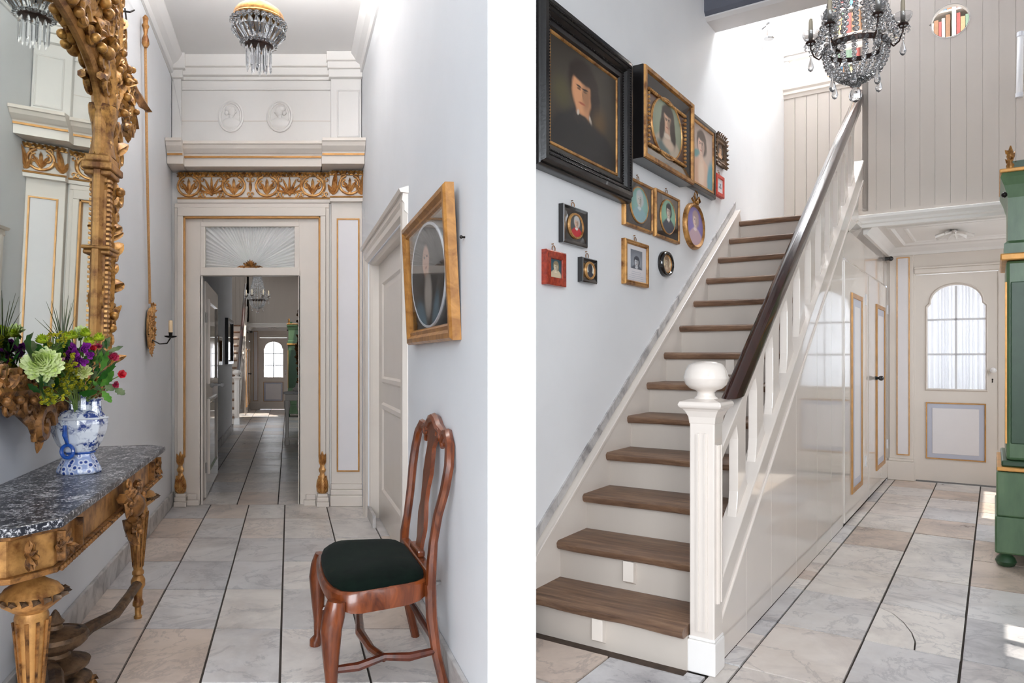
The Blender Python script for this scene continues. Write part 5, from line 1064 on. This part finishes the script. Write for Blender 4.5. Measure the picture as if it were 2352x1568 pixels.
        oval('portrait_oval', w_ / 2 - k, h_ / 2 - k, -.022, -.01, art(w_ - 2 * k, h_ - 2 * k))
        if style == 'oval':
            m = MB()
            for sg in (-1, 1): m.tube([(0, -.03, h_), (sg * .05, -.035, h_ + .05), (sg * .09, -.03, h_ + .02), (sg * .04, -.03, h_ - .005)], .008, 6).tube([(0, -.03, h_), (sg * .03, -.03, h_ + .07), (sg * .01, -.03, h_ + .09)], .006, 6)
            m.ball((0, -.035, h_ + .005), .018, 8, 5); m.build('ribbon_bow', 'gilt', o, smooth=True)
        else: fr('gilt_slip', [(.026, -.024), (.028, -.028), (.034, -.026), (.036, -.02)], 'gilt_light', shape='ell')
    elif style == 'carved':
        fr('picture_frame', [(0, 0), (0, -.03), (.015, -.04), (.03, -.03), (.05, -.034), (.06, -.02)], 'gilt_worn', smooth=True); rect('mat_board', .055, -.02, -.01, 'black_lacquer'); rx, rz = w_ * .24, h_ * .30
        oval('portrait_oval', rx, rz, -.024, -.02, art(rx * 2, rz * 2)); m = MB()
        for k in range(26):
            t = 2 * pi * k / 26; m.leaf((w_ / 2 * .96 * max(-1, min(1, 1.3 * cos(t))), -.03, cc[1] + h_ / 2 * .96 * max(-1, min(1, 1.3 * sin(t)))), (cos(t), -.2, sin(t)), (0, -1, 0), .035, .03, .2, .3, 3)
        m.build('carved_edge', 'gilt_worn', o, smooth=True)
    elif style == 'redsmall':
        fr('picture_frame', [(0, 0), (0, -.024), (.006, -.03), (.03, -.03), (.036, -.02)], 'red_gold_paper'); rect('mount', .034, -.022, -.012, 'panel_white'); q = rect('canvas', .07, -.024, -.02, art(w_ - .14, h_ - .14)); hookring()
    return o
_n = [0]
def sitter(bg_, hair, skin, coat, shirt, fx=0.0, fz=.28, fs=1.0, extra=(), wob=.05, grain=.3):
    def f(w_, h_):
        _n[0] += 1; a = fs * 1.25; L = [(fx * .5, .1, .9, .8, 0, tuple(min(1, c * 1.7) for c in bg_[:3]) + (1,), .6),
             (fx, -.78, .80, .62, 0, coat, .12), (fx, -.55, .5, .5, 0, coat, .15), (fx + .02, fz + .05 * a, .26 * a, .34 * a, 0, hair, .15), (fx + .06, fz - .1, .24 * a, .24 * a, 0, hair, .25),
             (fx, fz - .30 * a, .11 * a, .2 * a, 0, tuple(c * .8 for c in skin[:3]) + (1,), .25), (fx - .03, fz - .38 * a, .13 * a, .07 * a, 0, shirt, .3),
             (fx - .02, fz - .04 * a, .17 * a, .26 * a, 0, skin, .15), (fx + .09, fz - .05 * a, .07 * a, .2 * a, 0, tuple(c * .55 for c in skin[:3]) + (1,), .6),
             (fx + .01, fz + .2 * a, .22 * a, .1 * a, 6, hair, .3), (fx - .09, fz + .0, .035 * a, .016 * a, 0, tuple(c * .25 for c in skin[:3]) + (1,), .5), (fx + .055, fz, .035 * a, .016 * a, 0, tuple(c * .25 for c in skin[:3]) + (1,), .5),
             (fx - .09, fz + .045, .05 * a, .012 * a, 5, hair, .5), (fx + .055, fz + .045, .05 * a, .012 * a, -5, hair, .5), (fx - .025, fz - .07, .018 * a, .07 * a, -4, tuple(min(1, c * 1.1) for c in skin[:3]) + (1,), .6), (fx + .0, fz - .09, .016 * a, .05 * a, -8, tuple(c * .5 for c in skin[:3]) + (1,), .7),
             (fx - .02, fz - .175 * a, .055 * a, .014 * a, 0, (skin[0] * .6, skin[1] * .3, skin[2] * .28, 1), .5)] + list(extra)
        L = [(fx + (q[0] - fx) * 1.15,) + (q[1], q[2] * 1.15) + q[3:] for q in L]
        return canvas('portrait_%d' % _n[0], w_, h_, bg_, L, grain=grain, wob=wob)
    return f
DK = rgb(46, 40, 34)
px_frame('largest portrait of a dark haired man in black with a wide rippled ebony frame', 3.03, 4.135, 2.325, 3.215, 'ripple', sitter(rgb(50, 44, 36), rgb(34, 20, 14), rgb(222, 158, 112), rgb(20, 20, 24), rgb(40, 34, 32), -.08, .30, 1.2, ((-.2, -.16, .03, .06, 20, rgb(206, 192, 178), .5), (.12, -.2, .03, .09, -20, rgb(206, 192, 178), .5), (-.04, .56, .34, .13, 4, rgb(32, 19, 14), .3), (.24, .25, .12, .36, -6, rgb(34, 20, 14), .3), (.35, -.2, .16, .3, 20, rgb(96, 72, 40), .8), (-.6, .05, .2, .25, 0, rgb(82, 76, 48), .8), (.1, -.8, .7, .55, 0, rgb(19, 19, 23), .15))))
px_frame('oval portrait of a long haired woman in a deep black and gold box frame', 4.22, 5.115, 2.63, 3.225, 'deep', sitter(rgb(120, 128, 108), rgb(48, 36, 30), rgb(224, 180, 150), rgb(190, 176, 156), rgb(226, 208, 188), .02, .30, 1.15, ((-.3, -.05, .14, .5, 10, rgb(52, 40, 34), .3), (.33, -.05, .16, .5, -10, rgb(50, 38, 32), .3), (-.2, -.75, .4, .2, 20, rgb(92, 112, 110), .4), (.1, -.5, .3, .16, 0, rgb(214, 190, 168), .5))))
px_frame('pale portrait of a bare shouldered woman with a blue drape in a thin black frame', 5.13, 5.84, 2.665, 3.24, 'thin', sitter(rgb(150, 134, 124), rgb(84, 70, 62), rgb(218, 184, 166), rgb(214, 176, 150), rgb(214, 182, 160), .1, .40, 1.0, ((-.3, -.02, .28, .12, -20, rgb(98, 150, 150), .4), (.72, -.62, .22, .6, 8, rgb(96, 152, 164), .35), (-.5, -.7, .4, .5, 0, rgb(206, 164, 134), .4), (.1, -.6, .2, .5, 0, rgb(224, 198, 176), .5))))
px_frame('small dark carved frame with an oval miniature, right of the bare shouldered woman', 5.865, 6.14, 2.99, 3.225, 'carved', sitter(rgb(40, 34, 30), rgb(90, 60, 40), rgb(226, 180, 140), rgb(210, 160, 120), rgb(226, 190, 160), 0, .1, 1.6))
px_frame('tiny red framed miniature at the head of the stairs', 5.89, 6.10, 2.722, 2.905, 'redsmall', sitter(rgb(170, 190, 200), rgb(90, 90, 100), rgb(210, 190, 180), rgb(110, 130, 140), rgb(220, 220, 220), 0, .2, 1.3))
BL = rgb(112, 148, 140)
px_frame('oval pastel of a grey wigged figure in pale blue on a black mount', 4.115, 4.565, 2.197, 2.515, 'ovalmat', sitter(BL, rgb(190, 196, 196), rgb(206, 206, 196), rgb(146, 180, 186), rgb(206, 220, 220), .0, .34, 1.1))
px_frame('oval pastel of a man in dark coat seen in profile on a black mount', 4.61, 5.06, 2.195, 2.525, 'ovalmat', sitter(rgb(116, 154, 132), rgb(40, 40, 42), rgb(222, 206, 190), rgb(62, 70, 84), rgb(232, 230, 224), .05, .34, 1.05))
px_frame('gilt oval frame crowned by a ribbon bow with a lady in lilac', 5.175, 5.60, 2.20, 2.56, 'oval', sitter(rgb(112, 100, 150), rgb(176, 150, 150), rgb(232, 208, 196), rgb(206, 176, 186), rgb(240, 220, 220), .05, .35, 1.05))
px_frame('square black framed oval miniature of a man in a red coat', 3.332, 3.607, 1.979, 2.188, 'blackoval', sitter(rgb(60, 62, 62), rgb(196, 192, 188), rgb(216, 180, 156), rgb(196, 36, 48), rgb(226, 220, 214), .1, .35, 1.2))
px_frame('red tortoiseshell framed print, lowest at the foot of the stairs', 3.157, 3.363, 1.737, 1.92, 'flatred', sitter(rgb(40, 70, 80), rgb(150, 130, 100), rgb(220, 206, 178), rgb(214, 196, 166), rgb(230, 214, 190), 0, .2, 1.3, wob=.1))
px_frame('very small black frame with a grey silhouette beside the red print', 3.545, 3.725, 1.785, 1.925, 'blackoval', sitter(rgb(190, 186, 170), rgb(40, 44, 52), rgb(60, 64, 74), rgb(48, 52, 64), rgb(60, 64, 74), 0, .2, 1.5))
px_frame('gold framed engraving on a white mount below the two ovals', 4.113, 4.481, 1.825, 2.112, 'print', sitter(rgb(120, 124, 132), rgb(70, 74, 84), rgb(206, 208, 212), rgb(90, 94, 104), rgb(210, 212, 216), 0, .2, 1.3))
px_frame('small black oval frame with a sepia print nearest the marble strip', 4.70, 4.925, 1.933, 2.115, 'ovalblack', sitter(rgb(216, 190, 160), rgb(160, 130, 100), rgb(226, 204, 176), rgb(190, 160, 130), rgb(226, 204, 176), 0, .2, 1.4))
# two frames on the passage wall beyond the doorway
for lb, s0, z0, w_, h_, mt in (('narrow gilt frame on the passage wall behind the open door', 10.6, 1.26, .62, .42, 'frame_oak'), ('tall black framed glass further along the passage wall', 12.5, 1.26, 1.2, .78, 'ebony')):
    o = thing('framed_picture', lb, 'picture', LM(-1.07, s0, z0), YAW_L); MB().frame(w_, h_, [(0, 0), (0, -.05), (.05, -.05), (.07, -.02)], c=(0, h_ / 2)).build('picture_frame', mt, o); MB().box(-w_ / 2 + .05, w_ / 2 - .05, -.02, -.01, .05, h_ - .05).build('glazing', 'black_lacquer', o)

# ---- crystal chandeliers
def chandelier(label, loc, sc=1.0, far=False, rot=0):
    o = thing('chandelier', label, 'chandelier', loc, rot, scale=sc); R0, ZR = .185, .345
    m = MB().loft([[(r * cos(2 * pi * i / 40), r * sin(2 * pi * i / 40), z) for i in range(40)] for r, z in ((R0, ZR - .016), (R0 + .004, ZR + .016), (R0 - .004, ZR + .016), (R0 - .008, ZR - .016), (R0, ZR - .016))], True, False, False); m.build('hoop', 'bronze', o, smooth=True)
    ns = 20
    for k in range(ns):          # strands rising to the crown
        t = 2 * pi * k / ns; m = MB(); n = 24
        for i in range(n):
            u = i / (n - 1); r = R0 * (1 - u) ** 1.5 * .75 + R0 * .25 * (1 - u) + .05; m.bead((r * cos(t), r * sin(t), ZR + .03 + .80 * u), .0165 if i % 3 else .019)
        m.build('bead_strand', 'crystal', o)
    for k in range(18):          # bowl under the hoop
        t = 2 * pi * (k + .5) / 18; m = MB(); n = 12
        for i in range(n):
            u = i / (n - 1) * pi / 2; m.bead((R0 * cos(u * .96) * cos(t), R0 * cos(u * .96) * sin(t), ZR - .02 - .19 * sin(u)), .0145 if k % 2 else .016)
        m.build('bead_strand', 'crystal', o)
    m = MB()
    for i in range(30): t = 2 * pi * i / 30; m.bead(((R0 + .008) * cos(t), (R0 + .008) * sin(t), ZR - .005), .013, 1.2)
    m.build('hoop_beads', 'crystal', o)
    MB().lathe([(.03, .14), (.04, .12), (.03, .10), (.022, .09), (.034, .07), (.04, .045), (.034, .018), (.004, 0)], 10).build('bottom_ball', 'crystal', o)
    MB().lathe([(.05, 1.16), (.075, 1.17), (.07, 1.20), (.02, 1.23), (.012, 1.5)], 16).build('crown', 'bronze', o, smooth=True)
    for k in range(6):
        t = 2 * pi * k / 6 + .35; c_, s_ = cos(t), sin(t); A = lambda r, z: (r * c_, r * s_, z); ra = .265
        am = MB().tube([A(R0, ZR), A(R0 + .03, ZR - .03), A(ra - .02, ZR - .005), A(ra, ZR + .05), A(ra, ZR + .07)], .0055, 6).build('arm', 'bronze', o, smooth=True)
        MB().lathe([(.006, .07), (.02, .075), (.034, .088), (.03, .096), (.012, .1), (.014, .115)], 12, (ra * c_, ra * s_, ZR)).build('drip_cup', 'bronze', am, smooth=True)
        MB().lathe([(.014, .105), (.0125, .23), (.009, .245), (.002, .25)], 12, (ra * c_, ra * s_, ZR)).build('candle', 'wax_old', am, smooth=True)
        MB().lathe([(.016, .105), (.038, .11), (.05, .13), (.054, .155), (.052, .158), (.046, .132), (.034, .115), (.016, .109)], 14, (ra * c_, ra * s_, ZR), cap=False).build('glass_bowl', 'crystal', am, smooth=True)
        m = MB()
        for i in range(10): q = 2 * pi * i / 10; m.bead((ra * c_ + .036 * cos(q), ra * s_ + .036 * sin(q), ZR + .07), .008); m.bead((ra * c_ + .036 * cos(q), ra * s_ + .036 * sin(q), ZR + .05), .006)
        m.build('bead_fringe', 'crystal', am, kind='stuff')
        MB().bead(A(ra, ZR + .03), .012).bead(A(ra, ZR + .005), .010).drop(A(ra, ZR - .0), .019, .10).build('pendant_drop', 'crystal', am, smooth=True)
        t2 = t + .5; MB().bead((R0 * .8 * cos(t2), R0 * .8 * sin(t2), ZR - .12), .01).drop((R0 * .8 * cos(t2), R0 * .8 * sin(t2), ZR - .17), .02, .11).build('pendant_drop', 'crystal', o, smooth=True)
    return o
chandelier('crystal bead chandelier with candle arms hanging over the stair hall', RM(-.736, 5.0, 2.985), 1.0, rot=.2)
chandelier('distant crystal bead chandelier seen through the open doorway', FM(-.66, 5.0, 2.82), .9, True)
for nm, M_, lb in (('chain', RM, 'chain holding the stair hall chandelier'),): pass

# ---- upper room: bookcase, books, curtain, lamp
BS = 9.55
bk = thing('bookcase', 'white bookcase of the upper room seen through gallery openings', 'bookcase', RM(-.7, BS, 4.3))
def PB(nm, mb, mat): return mb.build(nm, mat, bk, RM, bevel=.003)
lv = [(4.70, .03), (5.03, .075), (5.34, .022), (5.665, .035)]
for z, tk in lv: PB('shelf', B(-1.84, .40, BS, BS + .26, z - tk, z), 'white_paint')
for l in (-1.84, -1.10, -.385, .36): PB('upright', B(l - .02, l + .02, BS - .005, BS + .26, 4.3, 6.1), 'white_paint')
PB('back_panel', B(-1.86, .40, BS + .26, BS + .28, 4.3, 6.1), 'white_paint')
bc = [('red', rgb(190, 100, 96)), ('blue', rgb(96, 136, 168)), ('cream', rgb(226, 206, 166)), ('orange', rgb(222, 172, 132)), ('brown', rgb(166, 128, 100)), ('white', rgb(236, 232, 224)), ('green', rgb(140, 168, 146)), ('dark grey', rgb(120, 122, 130))]
for n_, c_ in bc: paint('book_' + n_.replace(' ', '_'), c_, .6, .12, 20, .05)
rb = random.Random(3)
for z, tk, nmz in ((4.70, 0, 'on lowest shelf'), (5.03, 0, 'on thick middle shelf'), (5.34, 0, 'on thin upper shelf'), (5.665, 0, 'on top shelf')):
    for l0, l1, bay in ((-1.81, -1.36, 'behind the chandelier'), (-.68, -.41, 'left in round opening'), (-.36, -.16, 'right in round opening')):
        if l0 > -1 and z > 5.5: continue
        l = l0; nth = 0; OR = ('first', 'second', 'third', 'fourth', 'fifth', 'sixth', 'seventh', 'eighth', 'ninth', 'tenth', 'eleventh', 'twelfth', 'thirteenth', 'fourteenth')
        while l < l1 - .04:
            t_ = rb.uniform(.026, .05); h_ = rb.uniform(.19, .27); cn, cc_ = bc[rb.randrange(8)]; lean = rb.uniform(-.02, .05) if rb.random() < .3 else 0
            o = thing('book', '%s book, %s from left %s, %s' % (cn, OR[min(nth, 13)], nmz, bay), 'book', RM(l + t_ / 2, BS + .1, z), YAW_H, group='books in the upper room'); o.rotation_euler = (0, lean, YAW_H)
            MB().box(-t_ / 2 + .003, t_ / 2 - .003, -.085, .08, .004, h_ - .004).build('pages', 'book_page', o); MB().box(-t_ / 2, -t_ / 2 + .003, -.088, .084, 0, h_).box(t_ / 2 - .003, t_ / 2, -.088, .084, 0, h_).box(-t_ / 2, t_ / 2, -.092, -.085, 0, h_).build('cover', 'book_' + cn.replace(' ', '_'), o)
            nth += 1; l += t_ + .004 + abs(lean) * .2
cu = MB(); n = 60
cu.loft([[(-1.94 + .34 * i / n * (1 - .15 * j / 5), 9.1 + .025 * sin(i * .7 + j * .2) + .01 * sin(i * 1.9), 6.1 - .36 * j) for i in range(n + 1)] for j in range(6)], False, False, False)
o = cu.build('curtain', 'sheer', None, RM, origin=(-1.7, 9.1, 4.3), smooth='all'); tag(o, 'white gathered curtain in the bright opening above the landing', 'curtain')
lp = thing('wall_lamp', 'small glass cylinder lamp high on the staircase wall under the beam', 'wall lamp', RM(LWALL, 7.39, 4.56), YAW_S)
MB().lathe([(.045, 0), (.05, .01), (.045, .02), (.03, .02)], 16, (0, -.07, 0)).build('rim', 'steel', lp, smooth=True); MB().lathe([(.03, .01), (.03, .16)], 14, (0, -.07, 0)).build('glass_tube', 'crystal', lp, smooth=True); MB().tube([(0, 0, .12), (0, -.04, .14), (0, -.07, .16)], .008, 6).build('bracket', 'steel', lp)
tl = thing('streak_tube', 'slim white stand-in tube at the right edge of the gallery boards', 'wall lamp', RM(.165, 7.15, 3.5), YAW_H); tl.rotation_euler = (0, .02, YAW_H)  # added tube standing in for a narrow white streak of unknown source
MB().lathe([(.02, 0), (.024, .01), (.024, .49), (.02, .5)], 12).build('tube', 'white_porcelain', tl, smooth=True); MB().lathe([(.027, -.015), (.027, .02)], 12).lathe([(.027, .48), (.027, .515)], 12).build('end_caps', 'frame_white', tl); MB().box(-.01, .01, .02, .09, .2, .22).build('bracket', 'frame_white', tl)

# ---- side table with carved mirror in the passage, seen through the doorway
pt2 = thing('side_table', 'pale carved side table against the passage wall beyond the doorway', 'side table', LM(.2, 11.6, 0))
MB().box(-.14, .14, -.5, .6, .80, .84).build('table_top', 'marble_skirting', pt2, bevel=.01); MB().box(-.12, .14, -.46, .56, .70, .80).build('apron', 'cream', pt2, bevel=.01)
for x in (-.1, .1):
    for y in (-.42, .5): MB().lathe([(.045, .7), (.05, .62), (.03, .5), (.025, .2), (.035, .1), (.045, .04), (.035, 0)], 12, (x, y, 0)).build('leg', 'cream', pt2, smooth=True)
MB().box(-.13, .13, -.47, .57, 0.09, .12).build('shelf', 'cream', pt2, bevel=.01)
fg = thing('carved_figure', 'tall gilt carved ornament standing on the pale side table', 'ornament', LM(.17, 11.6, .84)); m = acanthus(MB(), [(0, 0, 0), (.03, 0, .3), (-.03, .02, .6), (.02, 0, 1.0), (0, 0, 1.3)], .16, rnd, up=(-1, -.3, 0)); m.build('carving', 'gilt_dark', fg, smooth=True); MB().lathe([(.1, 0), (.11, .03), (.07, .06), (.05, .12)], 14).build('base', 'cream', fg, smooth=True)
